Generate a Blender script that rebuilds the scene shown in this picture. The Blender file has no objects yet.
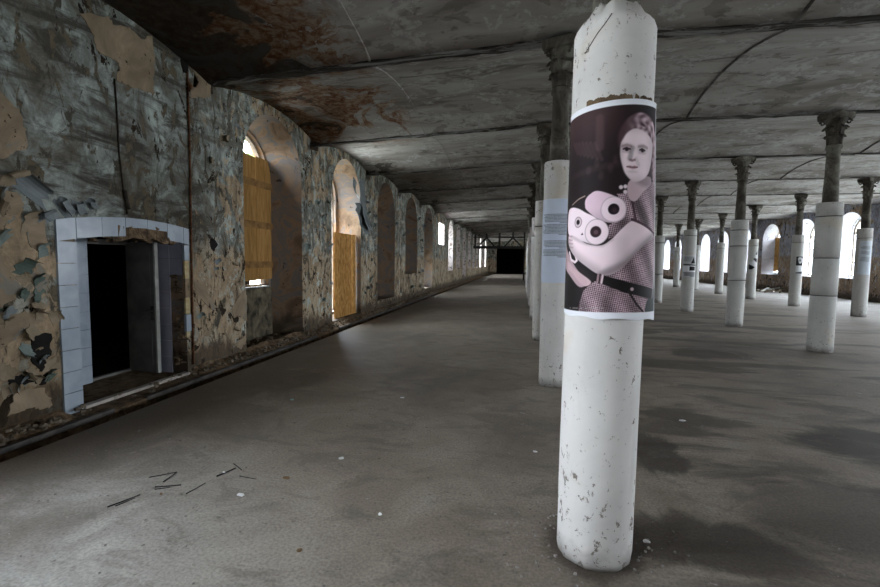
import bpy, bmesh, math, random
import numpy as np
from mathutils import Vector, Matrix, noise as mnoise

random.seed(7)
PI = math.pi
SC = bpy.context.scene
C = SC.collection

# ------------------------------------------------------------------ layout (metres)
D = 3.2624                      # bay length along the hall
Y0 = 2.3872
def BY(i): return Y0 + D * i    # beam / column lines
def WY(c): return BY(c) + D / 2 # bay centres
ROWX = {1: 0.4058, 2: 5.1817, 3: 9.9361}
XL, XR = -4.22, 14.56           # inner wall faces
HC = 4.07                       # underside of beams
YB, YE = -9.0, 57.0             # back and far ends

# ------------------------------------------------------------------ material helper
def lin(c):
    return tuple((v / 12.92 if v <= 0.04045 else ((v + 0.055) / 1.055) ** 2.4) for v in c)
def rgb(r, g, b): return lin((r / 255, g / 255, b / 255))

class NT:
    def __init__(s, name, rough=0.85, spec=0.25):
        s.m = bpy.data.materials.new(name); s.m.use_nodes = True
        s.t = s.m.node_tree; s.b = s.t.nodes['Principled BSDF']
        s.b.inputs['Roughness'].default_value = rough
        s.b.inputs['Specular IOR Level'].default_value = spec
        s.tc = s.t.nodes.new('ShaderNodeTexCoord')
        s.co = s.tc.outputs['Object']
    def put(s, sock, v):
        if isinstance(v, bpy.types.NodeSocket): s.t.links.new(v, sock)
        elif isinstance(v, (tuple, list)):
            if sock.type == 'RGBA' and len(v) == 3: v = tuple(v) + (1,)
            sock.default_value = v
        else: sock.default_value = v
    def noise(s, scale, detail=4, rough=0.55, dist=0.0, vec=None):
        n = s.t.nodes.new('ShaderNodeTexNoise')
        s.put(n.inputs['Vector'], vec or s.co)
        n.inputs['Scale'].default_value = scale; n.inputs['Detail'].default_value = detail
        n.inputs['Roughness'].default_value = rough; n.inputs['Distortion'].default_value = dist
        return n.outputs['Fac']
    def voro(s, scale, feature='F1', vec=None, out='Distance'):
        n = s.t.nodes.new('ShaderNodeTexVoronoi'); n.feature = feature
        s.put(n.inputs['Vector'], vec or s.co); n.inputs['Scale'].default_value = scale
        return n.outputs[out]
    def scale(s, v, off=(0, 0, 0), rot=(0, 0, 0), vec=None):
        n = s.t.nodes.new('ShaderNodeMapping'); s.put(n.inputs['Vector'], vec or s.co)
        n.inputs['Scale'].default_value = v; n.inputs['Location'].default_value = off
        n.inputs['Rotation'].default_value = rot
        return n.outputs[0]
    def ramp(s, fac, stops, interp='LINEAR'):
        n = s.t.nodes.new('ShaderNodeValToRGB'); n.color_ramp.interpolation = interp
        e = n.color_ramp.elements
        while len(e) < len(stops): e.new(0.5)
        for el, (p, c) in zip(e, stops):
            el.position = p
            if not isinstance(c, (tuple, list)): c = (c, c, c)
            el.color = tuple(c) + (1,)
        s.put(n.inputs[0], fac); return n.outputs[0]
    def step(s, fac, a, b):             # smooth 0..1 between a and b
        n = s.t.nodes.new('ShaderNodeMapRange'); n.interpolation_type = 'SMOOTHSTEP'
        s.put(n.inputs['Value'], fac)
        if a < b: n.inputs['From Min'].default_value = a; n.inputs['From Max'].default_value = b
        else:
            n.inputs['From Min'].default_value = b; n.inputs['From Max'].default_value = a
            n.inputs['To Min'].default_value = 1; n.inputs['To Max'].default_value = 0
        return n.outputs['Result']
    def mix(s, f, a, b, blend='MIX'):
        n = s.t.nodes.new('ShaderNodeMix'); n.data_type = 'RGBA'; n.blend_type = blend
        s.put(n.inputs[0], f); s.put(n.inputs[6], a); s.put(n.inputs[7], b)
        return n.outputs[2]
    def math(s, op, a, b=0.0, clamp=False):
        n = s.t.nodes.new('ShaderNodeMath'); n.operation = op; n.use_clamp = clamp
        s.put(n.inputs[0], a); s.put(n.inputs[1], b); return n.outputs[0]
    def xyz(s):
        n = s.t.nodes.new('ShaderNodeSeparateXYZ'); s.put(n.inputs[0], s.co); return n.outputs
    def jitter(s, amt=7.0):             # shift the pattern for every object
        oi = s.t.nodes.new('ShaderNodeObjectInfo')
        m = s.t.nodes.new('ShaderNodeVectorMath'); m.operation = 'ADD'
        c = s.t.nodes.new('ShaderNodeCombineXYZ')
        r = s.math('MULTIPLY', oi.outputs['Random'], amt)
        for k in range(3): s.put(c.inputs[k], r)
        s.put(m.inputs[0], s.co); s.put(m.inputs[1], c.outputs[0]); return m.outputs[0]
    def finish(s, col, height=None, strength=0.5, dist=0.02, rough=None):
        s.put(s.b.inputs['Base Color'], col)
        if rough is not None: s.put(s.b.inputs['Roughness'], rough)
        if height is not None:
            n = s.t.nodes.new('ShaderNodeBump'); n.inputs['Strength'].default_value = strength
            n.inputs['Distance'].default_value = dist; s.put(n.inputs['Height'], height)
            s.put(s.b.inputs['Normal'], n.outputs[0])
        return s.m

def simple(name, c1, c2, scale=6, rough=0.85, bump=0.2, spec=0.25, metal=0, dist=0.01, jit=True):
    n = NT(name, rough, spec)
    v = n.jitter() if jit else n.co
    f = n.noise(scale, 6, 0.6, 0.4, v)
    n.b.inputs['Metallic'].default_value = metal
    return n.finish(n.ramp(f, [(0.35, c1), (0.65, c2)]), n.noise(scale * 4, 5, 0.6, 0, v), bump, dist)

M = {}
SKY, EXPO = 17.0, 1.35

def wall_mat(name, palette, dado, tan, amount=0.0, grimy=None, dado_top=1.6):
    """old wall: coats of distemper flaking off plaster; grimy = (y0, y1): the sooty stretch of wall before y0"""
    n = NT(name, 0.9, 0.15)
    X, Y, Z = n.xyz()
    big = n.noise(0.55, 5, 0.6, 0.5)
    a = n.noise(1.15, 10, 0.64, 0.9)
    b = n.noise(2.6, 10, 0.68, 1.2, n.scale((1, 1, 0.7), (3, 1, 7)))
    c = n.noise(6.5, 9, 0.68, 0.6, n.scale((1, 1, 0.8), (9, 4, 2)))
    d = n.noise(2.3, 10, 0.66, 1.3, n.scale((1, 1.2, 0.8), (20, 8, 5)))
    e = n.noise(4.6, 10, 0.72, 0.9, n.scale((1, 1, 0.5), (33, 17, 4)))
    p = n.noise(7.5, 8, 0.72, 0.7, n.scale((1, 1.2, 0.5), (13, 27, 14)))
    st = n.noise(1.7, 9, 0.68, 0.9, n.scale((1, 0.6, 2.6), (2, 6, 1), (0.55, 0, 0)))
    fine = n.noise(34, 5, 0.7)
    far = 1.0 if grimy is None else n.step(n.math('ADD', Y, n.math('MULTIPLY', n.math('SUBTRACT', b, 0.5), 1.5)), *grimy)
    paint = n.ramp(b, [(0.30, palette[0]), (0.43, palette[1]), (0.52, palette[2]), (0.64, palette[3])])
    paint = n.mix(n.step(st, 0.45, 0.62), paint, n.mix(far, palette[4], palette[1]))
    zz = n.math('ADD', Z, n.math('MULTIPLY', n.math('SUBTRACT', a, 0.5), 1.4))
    low = n.step(zz, dado_top + .08, dado_top - .08)
    lowm = n.math('MULTIPLY', n.math('MULTIPLY', low, n.step(d, 0.36, 0.40)), n.mix(far, (.35, .35, .35), (1, 1, 1)))
    paint = n.mix(lowm, paint, dado)
    plaster = n.ramp(c, [(0.3, tuple(v * 0.55 for v in tan)), (0.52, tan), (0.72, tuple(min(1, v * 1.35) for v in tan))])
    bare = n.math('ADD', a, n.math('MULTIPLY', n.math('SUBTRACT', c, 0.5), 0.26))
    bare = n.math('ADD', bare, n.math('MULTIPLY', low, 0.06))
    if grimy: bare = n.math('SUBTRACT', bare, n.math('MULTIPLY', n.math('MULTIPLY', n.math('SUBTRACT', 1.0, far), n.step(Z, 1.5, 2.2)), 0.11))
    bmask = n.step(bare, 0.545 - amount, 0.555 - amount)
    col = n.mix(bmask, paint, plaster)
    isl = n.step(e, 0.552, 0.560)
    col = n.mix(isl, col, n.mix(n.step(c, 0.46, 0.52), palette[0], palette[5]))
    isl2 = n.step(e, 0.452, 0.444)
    col = n.mix(n.math('MULTIPLY', isl2, far), col, n.mix(n.step(c, 0.46, 0.54), palette[3], tuple(min(1, v * 1.25) for v in tan)))
    hole = n.math('ADD', d, n.math('MULTIPLY', n.math('SUBTRACT', c, 0.5), 0.40))
    hole = n.math('ADD', hole, n.math('MULTIPLY', n.step(Z, 1.5, 0.1), 0.06))
    hmask = n.math('MAXIMUM', n.step(hole, 0.632, 0.640), n.math('MULTIPLY', n.step(p, 0.605, 0.615), n.mix(far, (.2, .2, .2), (1, 1, 1))))
    col = n.mix(hmask, col, n.ramp(c, [(0.4, (0.010, 0.009, 0.008)), (0.6, (0.040, 0.028, 0.018))]))
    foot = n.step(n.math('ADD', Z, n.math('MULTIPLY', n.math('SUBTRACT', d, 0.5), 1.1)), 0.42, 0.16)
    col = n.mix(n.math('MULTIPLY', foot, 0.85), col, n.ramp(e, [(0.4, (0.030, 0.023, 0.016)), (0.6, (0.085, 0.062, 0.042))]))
    col = n.mix(n.step(big, 0.42, 0.68), col, n.mix(1.0, col, (0.70, 0.67, 0.62), 'MULTIPLY'))
    col = n.mix(1.0, col, n.ramp(fine, [(0.3, 0.74), (0.7, 1.0)]), 'MULTIPLY')
    hgt = n.math('SUBTRACT', 1.0, n.math('MULTIPLY', bmask, 0.45))
    hgt = n.math('ADD', hgt, n.math('MULTIPLY', isl, 0.30))
    hgt = n.math('SUBTRACT', hgt, n.math('MULTIPLY', hmask, 0.9))
    hgt = n.math('ADD', hgt, n.math('MULTIPLY', c, 0.5))
    hgt = n.math('ADD', hgt, n.math('MULTIPLY', fine, 0.12))
    return n.finish(col, hgt, 0.75, 0.014)

PALL = [(0.080, 0.073, 0.057), (0.165, 0.160, 0.134), (0.235, 0.26, 0.240), (0.44, 0.50, 0.46), (0.072, 0.066, 0.055), (0.14, 0.118, 0.08)]
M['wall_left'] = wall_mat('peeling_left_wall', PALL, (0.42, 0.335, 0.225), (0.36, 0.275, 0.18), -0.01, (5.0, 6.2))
PALR = [(0.24, 0.24, 0.29), (0.33, 0.345, 0.42), (0.38, 0.41, 0.50), (0.46, 0.50, 0.59), (0.24, 0.22, 0.22), (0.24, 0.18, 0.13)]
M['wall_right'] = wall_mat('peeling_right_wall', PALR, (0.33, 0.24, 0.17), (0.36, 0.27, 0.19), -0.01, None, 1.9)

def reveal_mat(name, a, b, c, white=None):
    n = NT(name, 0.9, 0.15)
    X, Y, Z = n.xyz()
    f = n.noise(1.6, 9, 0.62, 1.0); g = n.noise(5, 8, 0.65, 0.8)
    col = n.ramp(f, [(0.36, a), (0.47, b), (0.50, c), (0.62, b)])
    col = n.mix(n.step(g, 0.63, 0.65), col, (0.05, 0.038, 0.027))
    if white: col = n.mix(n.math('MULTIPLY', n.step(Y, 22.4, 22.5), n.step(g, 0.60, 0.50)), col, white)  # far recess sides whitened, standing in for bright window light
    foot = n.step(n.math('ADD', Z, n.math('MULTIPLY', f, 1.0)), 1.0, 0.6)
    col = n.mix(foot, col, (0.06, 0.045, 0.03))
    return n.finish(col, n.math('ADD', f, n.math('MULTIPLY', g, 0.6)), 0.7, 0.014)
M['reveal_left'] = reveal_mat('tan_reveal_plaster', (0.15, 0.105, 0.068), (0.27, 0.185, 0.118), (0.16, 0.155, 0.150), (0.66, 0.60, 0.58))
M['reveal_right'] = reveal_mat('whitewashed_reveal', (0.46, 0.46, 0.49), (0.60, 0.60, 0.63), (0.52, 0.52, 0.56))

def ceiling_mat():
    n = NT('stained_ceiling_plaster', 0.92, 0.1)
    X, Y, Z = n.xyz()
    a = n.noise(0.7, 9, 0.62, 0.8, n.scale((0.6, 1.6, 1))); b = n.noise(2.4, 9, 0.66, 1.0, n.scale((0.5, 1.5, 1), (4, 9, 1)))
    c = n.noise(9, 7, 0.7, 0.4); d = n.noise(1.05, 8, 0.6, 1.2, n.scale((1, 1, 0.3), (15, 2, 6)))
    col = n.ramp(a, [(0.30, (0.145, 0.128, 0.114)), (0.46, (0.285, 0.266, 0.247)), (0.56, (0.355, 0.342, 0.323)), (0.70, (0.43, 0.422, 0.405))])
    col = n.mix(n.math('MULTIPLY', n.step(b, 0.54, 0.64), 0.75), col, (0.125, 0.112, 0.10))
    pat = n.noise(1.5, 9, 0.62, 0.5, n.scale((1, 1.2, 0.4), (31, 12, 5)))
    col = n.mix(n.math('MULTIPLY', n.step(pat, 0.53, 0.545), 0.55), col, n.mix(n.step(c, .42, .58), (0.25, 0.238, 0.228), (0.50, 0.497, 0.49)))
    col = n.mix(n.math('MULTIPLY', n.step(pat, 0.40, 0.385), 0.5), col, (0.13, 0.115, 0.10))
    # coat flaked away to brown render and rust by the outer wall
    south = n.step(n.math('ADD', Y, n.math('MULTIPLY', n.math('SUBTRACT', b, 0.5), 2.0)), 10.5, 8.5)
    first = n.step(Y, 5.66, 5.64)
    west = n.step(n.math('ADD', X, n.math('MULTIPLY', n.math('SUBTRACT', d, 0.5), 3.0)), -1.9, -2.3)
    rust = n.step(n.math('ADD', d, n.math('MULTIPLY', n.math('SUBTRACT', c, 0.5), 0.25)), 0.47, 0.49)
    rc = n.ramp(c, [(0.36, (0.10, 0.042, 0.020)), (0.47, (0.19, 0.10, 0.055)), (0.56, (0.27, 0.21, 0.155)), (0.7, (0.33, 0.28, 0.23))])
    col = n.mix(n.math('MULTIPLY', n.math('MULTIPLY', west, rust), south), col, rc)
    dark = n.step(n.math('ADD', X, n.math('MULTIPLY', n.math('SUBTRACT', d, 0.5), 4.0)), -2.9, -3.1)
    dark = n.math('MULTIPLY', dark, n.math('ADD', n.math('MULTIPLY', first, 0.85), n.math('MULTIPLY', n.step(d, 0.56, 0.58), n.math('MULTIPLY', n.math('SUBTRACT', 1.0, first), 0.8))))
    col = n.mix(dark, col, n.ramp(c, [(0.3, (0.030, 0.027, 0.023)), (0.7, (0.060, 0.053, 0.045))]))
    # fine cracks and dark flaked specks
    sp = n.step(n.noise(5.5, 8, 0.7, 1.2, n.scale((0.45, 1.6, 1), (7, 7, 7))), 0.665, 0.68)
    col = n.mix(sp, col, (0.035, 0.028, 0.022))
    h = n.math('SUBTRACT', n.math('MULTIPLY', b, 0.7), n.math('MULTIPLY', sp, 0.5))
    h = n.math('SUBTRACT', n.math('ADD', h, n.math('MULTIPLY', c, 0.25)), n.math('MULTIPLY', dark, 0.5))
    return n.finish(col, h, 0.7, 0.02)
M['ceiling'] = ceiling_mat()
def beam_mat():
    n = NT('flaking_beam_plaster', 0.9, 0.15)
    a = n.noise(2.6, 9, 0.66, 0.9, n.scale((0.45, 2.5, 2.5))); c = n.noise(12, 6, 0.7)
    col = n.ramp(a, [(0.40, (0.022, 0.019, 0.016)), (0.50, (0.07, 0.062, 0.054)), (0.56, (0.20, 0.20, 0.195)), (0.7, (0.28, 0.285, 0.28))])
    col = n.mix(n.step(c, 0.62, 0.66), col, (0.08, 0.04, 0.022))
    return n.finish(col, n.math('ADD', a, n.math('MULTIPLY', c, 0.3)), 0.9, 0.03)
M['beam'] = beam_mat()
M['rib'] = simple('sooty_vault_joint', (0.035, 0.031, 0.027), (0.15, 0.14, 0.13), 5, 0.95, 0.5, 0.1)

def floor_mat():
    n = NT('worn_concrete_floor', 0.62, 0.35)
    X, Y, Z = n.xyz()
    a = n.noise(0.35, 7, 0.6, 0.6); b = n.noise(1.5, 9, 0.66, 0.9); c = n.noise(14, 7, 0.7); d = n.noise(60, 3, 0.6)
    lng = n.noise(1.0, 8, 0.62, 0.7, n.scale((0.35, 1.3, 1), (4, 5, 6)))
    col = n.ramp(b, [(0.3, (0.205, 0.167, 0.130)), (0.5, (0.28, 0.236, 0.191)), (0.7, (0.37, 0.326, 0.275))])
    col = n.mix(n.math('MULTIPLY', n.step(a, 0.48, 0.66), 0.8), col, (0.15, 0.128, 0.105))
    # dirt trodden in between the pillars and under the poster column
    col = n.mix(n.math('MULTIPLY', n.step(lng, 0.50, 0.60), n.step(X, -0.6, 1.6)), col, (0.118, 0.098, 0.078))
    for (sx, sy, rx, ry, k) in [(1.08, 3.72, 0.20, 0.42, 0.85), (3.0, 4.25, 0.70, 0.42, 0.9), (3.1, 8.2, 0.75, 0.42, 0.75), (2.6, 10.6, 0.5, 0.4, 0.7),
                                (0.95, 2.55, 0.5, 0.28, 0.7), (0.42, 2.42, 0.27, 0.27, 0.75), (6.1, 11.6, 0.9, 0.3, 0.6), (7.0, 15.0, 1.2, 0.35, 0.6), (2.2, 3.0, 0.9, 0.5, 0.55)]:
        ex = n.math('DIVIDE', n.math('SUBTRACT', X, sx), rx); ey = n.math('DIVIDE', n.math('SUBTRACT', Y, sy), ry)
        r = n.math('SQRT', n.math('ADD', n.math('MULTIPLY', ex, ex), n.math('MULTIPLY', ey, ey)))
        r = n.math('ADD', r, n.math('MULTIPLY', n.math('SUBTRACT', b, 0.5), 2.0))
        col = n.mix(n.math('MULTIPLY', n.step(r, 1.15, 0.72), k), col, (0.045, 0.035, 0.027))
    daylit = n.math('ADD', n.step(n.math('ADD', Y, n.math('MULTIPLY', n.math('ADD', X, n.math('MULTIPLY', n.math('SUBTRACT', b, .5), 2.0)), 0.9)), 1.9, -0.6), n.step(n.math('ADD', X, n.math('MULTIPLY', n.math('SUBTRACT', lng, .5), 6.0)), 7.5, 12.0), True)
    col = n.mix(n.math('MULTIPLY', daylit, 0.6), col, n.mix(n.step(b, .4, .6), (.40, .395, .385), (.52, .515, .50)))  # window light on the floor put into the colour as a paler tone
    # dirt band along the gutter
    col = n.mix(n.math('MULTIPLY', n.step(n.math('ADD', X, n.math('MULTIPLY', n.math('SUBTRACT', b, .5), 2.2)), -2.0, -3.3), 0.8), col, (0.125, 0.098, 0.070))
    col = n.mix(n.math('MULTIPLY', n.step(c, 0.60, 0.68), 0.8), col, (0.10, 0.085, 0.07))
    wet = n.noise(2.7, 9, 0.7, 0.8, n.scale((0.7, 1.2, 1), (14, 5, 2)))
    col = n.mix(n.math('MULTIPLY', n.step(wet, 0.50, 0.62), 0.45), col, (0.13, 0.112, 0.094))
    pale = n.noise(5, 6, 0.75, 0.5, n.scale((1, 1, 1), (50, 3, 2)))
    col = n.mix(n.math('MULTIPLY', n.step(pale, 0.66, 0.69), 0.55), col, (0.46, 0.46, 0.45))
    col = n.mix(1.0, col, n.ramp(d, [(0.34, 0.66), (0.62, 1.0)]), 'MULTIPLY')
    h = n.math('ADD', n.math('MULTIPLY', b, 0.8), n.math('ADD', n.math('MULTIPLY', c, 0.25), n.math('MULTIPLY', d, 0.16)))
    return n.finish(col, h, 0.45, 0.012, rough=n.ramp(b, [(0.3, 0.5), (0.7, 0.75)]))
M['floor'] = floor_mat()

def casing_mat(name, white, worn, scale=1.0):
    n = NT(name, 0.7, 0.3)
    v = n.jitter(); X, Y, Z = n.xyz()
    a = n.noise(1.6, 8, 0.6, 0.5, v); b = n.noise(21 * scale, 8, 0.72, 0.5, n.scale((1, 1, 0.8), vec=v)); c = n.noise(34 * scale, 5, 0.65, 0.3, v)
    str_ = n.noise(9, 6, 0.6, 0.2, n.scale((1, 1, 0.12), vec=v))
    col = n.ramp(a, [(0.34, tuple(x * 0.86 for x in white)), (0.60, white)])
    col = n.mix(n.math('MULTIPLY', n.step(str_, 0.52, 0.70), 0.35), col, tuple(x * 0.72 for x in white))
    # chips, denser towards the foot
    wear = n.math('ADD', b, n.math('ADD', n.math('MULTIPLY', n.step(Z, 0.75, 0.0), 0.055), n.math('MULTIPLY', n.step(Z, 2.1, 2.6), 0.035)))
    chip = n.math('MAXIMUM', n.step(wear, 0.622, 0.640), n.math('MULTIPLY', n.step(c, 0.655, 0.68), 0.7))
    col = n.mix(n.math('MULTIPLY', chip, 0.85), col, n.ramp(c, [(0.4, worn), (0.6, tuple(x * 1.9 for x in worn))]))
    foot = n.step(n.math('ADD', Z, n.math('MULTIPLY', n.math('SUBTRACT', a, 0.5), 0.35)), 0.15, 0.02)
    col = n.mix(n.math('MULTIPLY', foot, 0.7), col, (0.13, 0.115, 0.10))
    yel = n.noise(2.4, 3, 0.5, 0.3, n.scale((1, 1, 1), (5, 5, 2), vec=v))
    col = n.mix(n.math('MULTIPLY', n.step(yel, 0.60, 0.72), 0.35), col, (0.50, 0.40, 0.25))
    h = n.math('SUBTRACT', n.math('MULTIPLY', a, 0.4), n.math('MULTIPLY', chip, 0.5))
    return n.finish(col, n.math('ADD', h, n.math('MULTIPLY', c, 0.1)), 0.5, 0.008)
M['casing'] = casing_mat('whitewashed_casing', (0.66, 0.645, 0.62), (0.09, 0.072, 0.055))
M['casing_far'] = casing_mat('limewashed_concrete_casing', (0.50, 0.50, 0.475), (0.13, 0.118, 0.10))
M['groove'] = simple('dark_joint', (0.02, 0.018, 0.016), (0.05, 0.045, 0.04), 20)
def shaft_mat():
    n = NT('flaking_iron_shaft', 0.8, 0.3)
    v = n.jitter(); a = n.noise(3.2, 9, 0.66, 0.8, n.scale((1, 1, 0.7), vec=v)); c = n.noise(15, 7, 0.7, 0.5, v)
    col = n.ramp(a, [(0.36, (0.032, 0.025, 0.019)), (0.48, (0.072, 0.063, 0.050)), (0.57, (0.125, 0.118, 0.098)), (0.70, (0.24, 0.23, 0.20))])
    col = n.mix(n.step(c, 0.58, 0.63), col, (0.055, 0.036, 0.024))
    return n.finish(col, n.math('ADD', a, n.math('MULTIPLY', c, 0.5)), 0.8, 0.012)
M['shaft'] = shaft_mat()
M['paper'] = simple('white_paper', (0.72, 0.74, 0.78), (0.80, 0.82, 0.86), 5, 0.6, 0.05)
M['tile'] = simple('pale_blue_glazed_tile', (0.25, 0.30, 0.35), (0.34, 0.39, 0.44), 3.0, 0.22, 0.03, 0.5, jit=False)
M['tile_lilac'] = simple('lilac_grey_tile', (0.24, 0.25, 0.31), (0.31, 0.32, 0.39), 3.0, 0.3, 0.03, 0.5, jit=False)
M['tile_yellow'] = simple('tile_glue_ochre', (0.36, 0.27, 0.12), (0.55, 0.46, 0.28), 14, 0.8, 0.4, jit=False)
M['mortar'] = simple('brown_mortar', (0.06, 0.042, 0.028), (0.20, 0.14, 0.085), 11, 0.95, 0.8, 0.1, dist=0.03, jit=False)
M['rubble'] = simple('plaster_rubble', (0.06, 0.047, 0.034), (0.24, 0.20, 0.15), 9, 0.95, 0.5, 0.1)
M['dirt'] = simple('gutter_dirt', (0.018, 0.015, 0.012), (0.055, 0.045, 0.035), 7, 0.95, 0.8, 0.1, dist=0.03, jit=False)
M['rust'] = simple('rusted_iron', (0.05, 0.022, 0.012), (0.17, 0.075, 0.035), 14, 0.85, 0.5, 0.2)
M['rail'] = simple('worn_steel_rail', (0.018, 0.016, 0.014), (0.07, 0.06, 0.052), 8, 0.55, 0.3, 0.4)
M['dark_steel'] = simple('dark_painted_steel', (0.012, 0.012, 0.012), (0.035, 0.032, 0.030), 8, 0.7, 0.2)
M['black_stick'] = simple('charred_wood', (0.012, 0.012, 0.014), (0.035, 0.034, 0.034), 20, 0.8, 0.3)
M['door'] = simple('dirty_grey_door_paint', (0.10, 0.095, 0.088), (0.17, 0.165, 0.155), 3, 0.7, 0.15)
M['door_edge'] = simple('pale_door_edge', (0.36, 0.36, 0.33), (0.50, 0.50, 0.47), 9, 0.7, 0.2)
M['unlit_black'] = simple('unlit_black_plaster', (0.010, 0.010, 0.009), (0.022, 0.020, 0.018), 4, 0.95, 0.3, 0.05)  # near-black colour puts the unlit dark into the rooms and wall holes
M['frame'] = simple('weathered_window_frame', (0.10, 0.075, 0.055), (0.25, 0.22, 0.18), 7, 0.8, 0.3)
M['sill'] = simple('pale_window_sill', (0.50, 0.50, 0.48), (0.66, 0.66, 0.64), 6, 0.7, 0.2)
M['flake_a'] = simple('curled_paint_grey_blue', (0.13, 0.15, 0.155), (0.2, 0.225, 0.23), 7, 0.85, 0.2)
M['flake_b'] = simple('curled_paint_tan', (0.19, 0.15, 0.1), (0.28, 0.225, 0.155), 7, 0.85, 0.2)
M['flake_c'] = simple('curled_paint_mint', (0.13, 0.165, 0.15), (0.2, 0.245, 0.225), 7, 0.85, 0.2)
M['flake_d'] = simple('curled_paint_dark_green', (0.05, 0.075, 0.06), (0.10, 0.13, 0.11), 7, 0.85, 0.2)
def bare_mat():
    n = NT('bare_tan_plaster', 0.95, 0.1)
    a = n.noise(2.2, 9, 0.66, 0.8); b = n.noise(7, 8, 0.7, 0.6); g = n.noise(3.4, 9, 0.7, 1.0, n.scale((1, 1, .7), (5, 9, 1)))
    col = n.ramp(a, [(0.34, (0.16, 0.12, 0.082)), (0.52, (0.25, 0.193, 0.130)), (0.68, (0.34, 0.27, 0.188))])
    col = n.mix(n.math('MULTIPLY', n.step(g, 0.58, 0.60), 0.7), col, (0.19, 0.19, 0.17))
    pit = n.step(b, 0.63, 0.645); col = n.mix(pit, col, (0.035, 0.027, 0.02))
    return n.finish(col, n.math('SUBTRACT', n.math('ADD', a, n.math('MULTIPLY', b, 0.4)), pit), 0.7, 0.012)
M['bare'] = bare_mat()
M['parapet'] = simple('mossy_brown_plaster', (0.025, 0.023, 0.016), (0.17, 0.145, 0.10), 4.5, 0.95, 0.8, 0.1, dist=0.02, jit=False)
def osb():
    n = NT('strand_board', 0.75, 0.25)
    v = n.voro(26, vec=n.scale((1, 1, 0.35), rot=(0.3, 0, 0)), out='Color')
    f = n.noise(7, 6, 0.6)
    w = n.math('ADD', n.math('MULTIPLY', v, 0.5), n.math('MULTIPLY', f, 0.5))
    col = n.ramp(w, [(0.25, (0.25, 0.115, 0.022)), (0.5, (0.43, 0.215, 0.052)), (0.75, (0.55, 0.32, 0.11))])
    return n.finish(col, w, 0.25, 0.004)
M['osb'] = osb()
def plankm():
    n = NT('nailed_planks', 0.8, 0.2)
    f = n.noise(8, 8, 0.65, 0.8, n.scale((1, 2, 0.25)))
    col = n.ramp(f, [(0.3, (0.20, 0.105, 0.030)), (0.5, (0.34, 0.185, 0.055)), (0.7, (0.43, 0.26, 0.10))])
    return n.finish(col, f, 0.3, 0.006)
M['plank'] = plankm()
M['batten'] = simple('dark_batten_wood', (0.16, 0.085, 0.028), (0.30, 0.17, 0.06), 7, 0.8, 0.3)
M['bark'] = simple('bark', (0.05, 0.04, 0.03), (0.12, 0.10, 0.08), 9)
M['leaf'] = simple('foliage', (0.06, 0.11, 0.03), (0.16, 0.24, 0.08), 5)
M['outside'] = simple('outside_yard', (0.30, 0.30, 0.27), (0.42, 0.42, 0.38), 0.8, jit=False)
M['grit'] = simple('floor_grit', (0.09, 0.08, 0.07), (0.36, 0.34, 0.32), 30)
M['scrap'] = simple('paper_scrap', (0.70, 0.71, 0.72), (0.85, 0.86, 0.86), 12)
M['scrap_teal'] = simple('teal_plaster_chip', (0.20, 0.36, 0.36), (0.28, 0.45, 0.44), 12)
M['brown_leaf'] = simple('dry_brown_scrap', (0.12, 0.075, 0.04), (0.2, 0.13, 0.07), 12)

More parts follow.
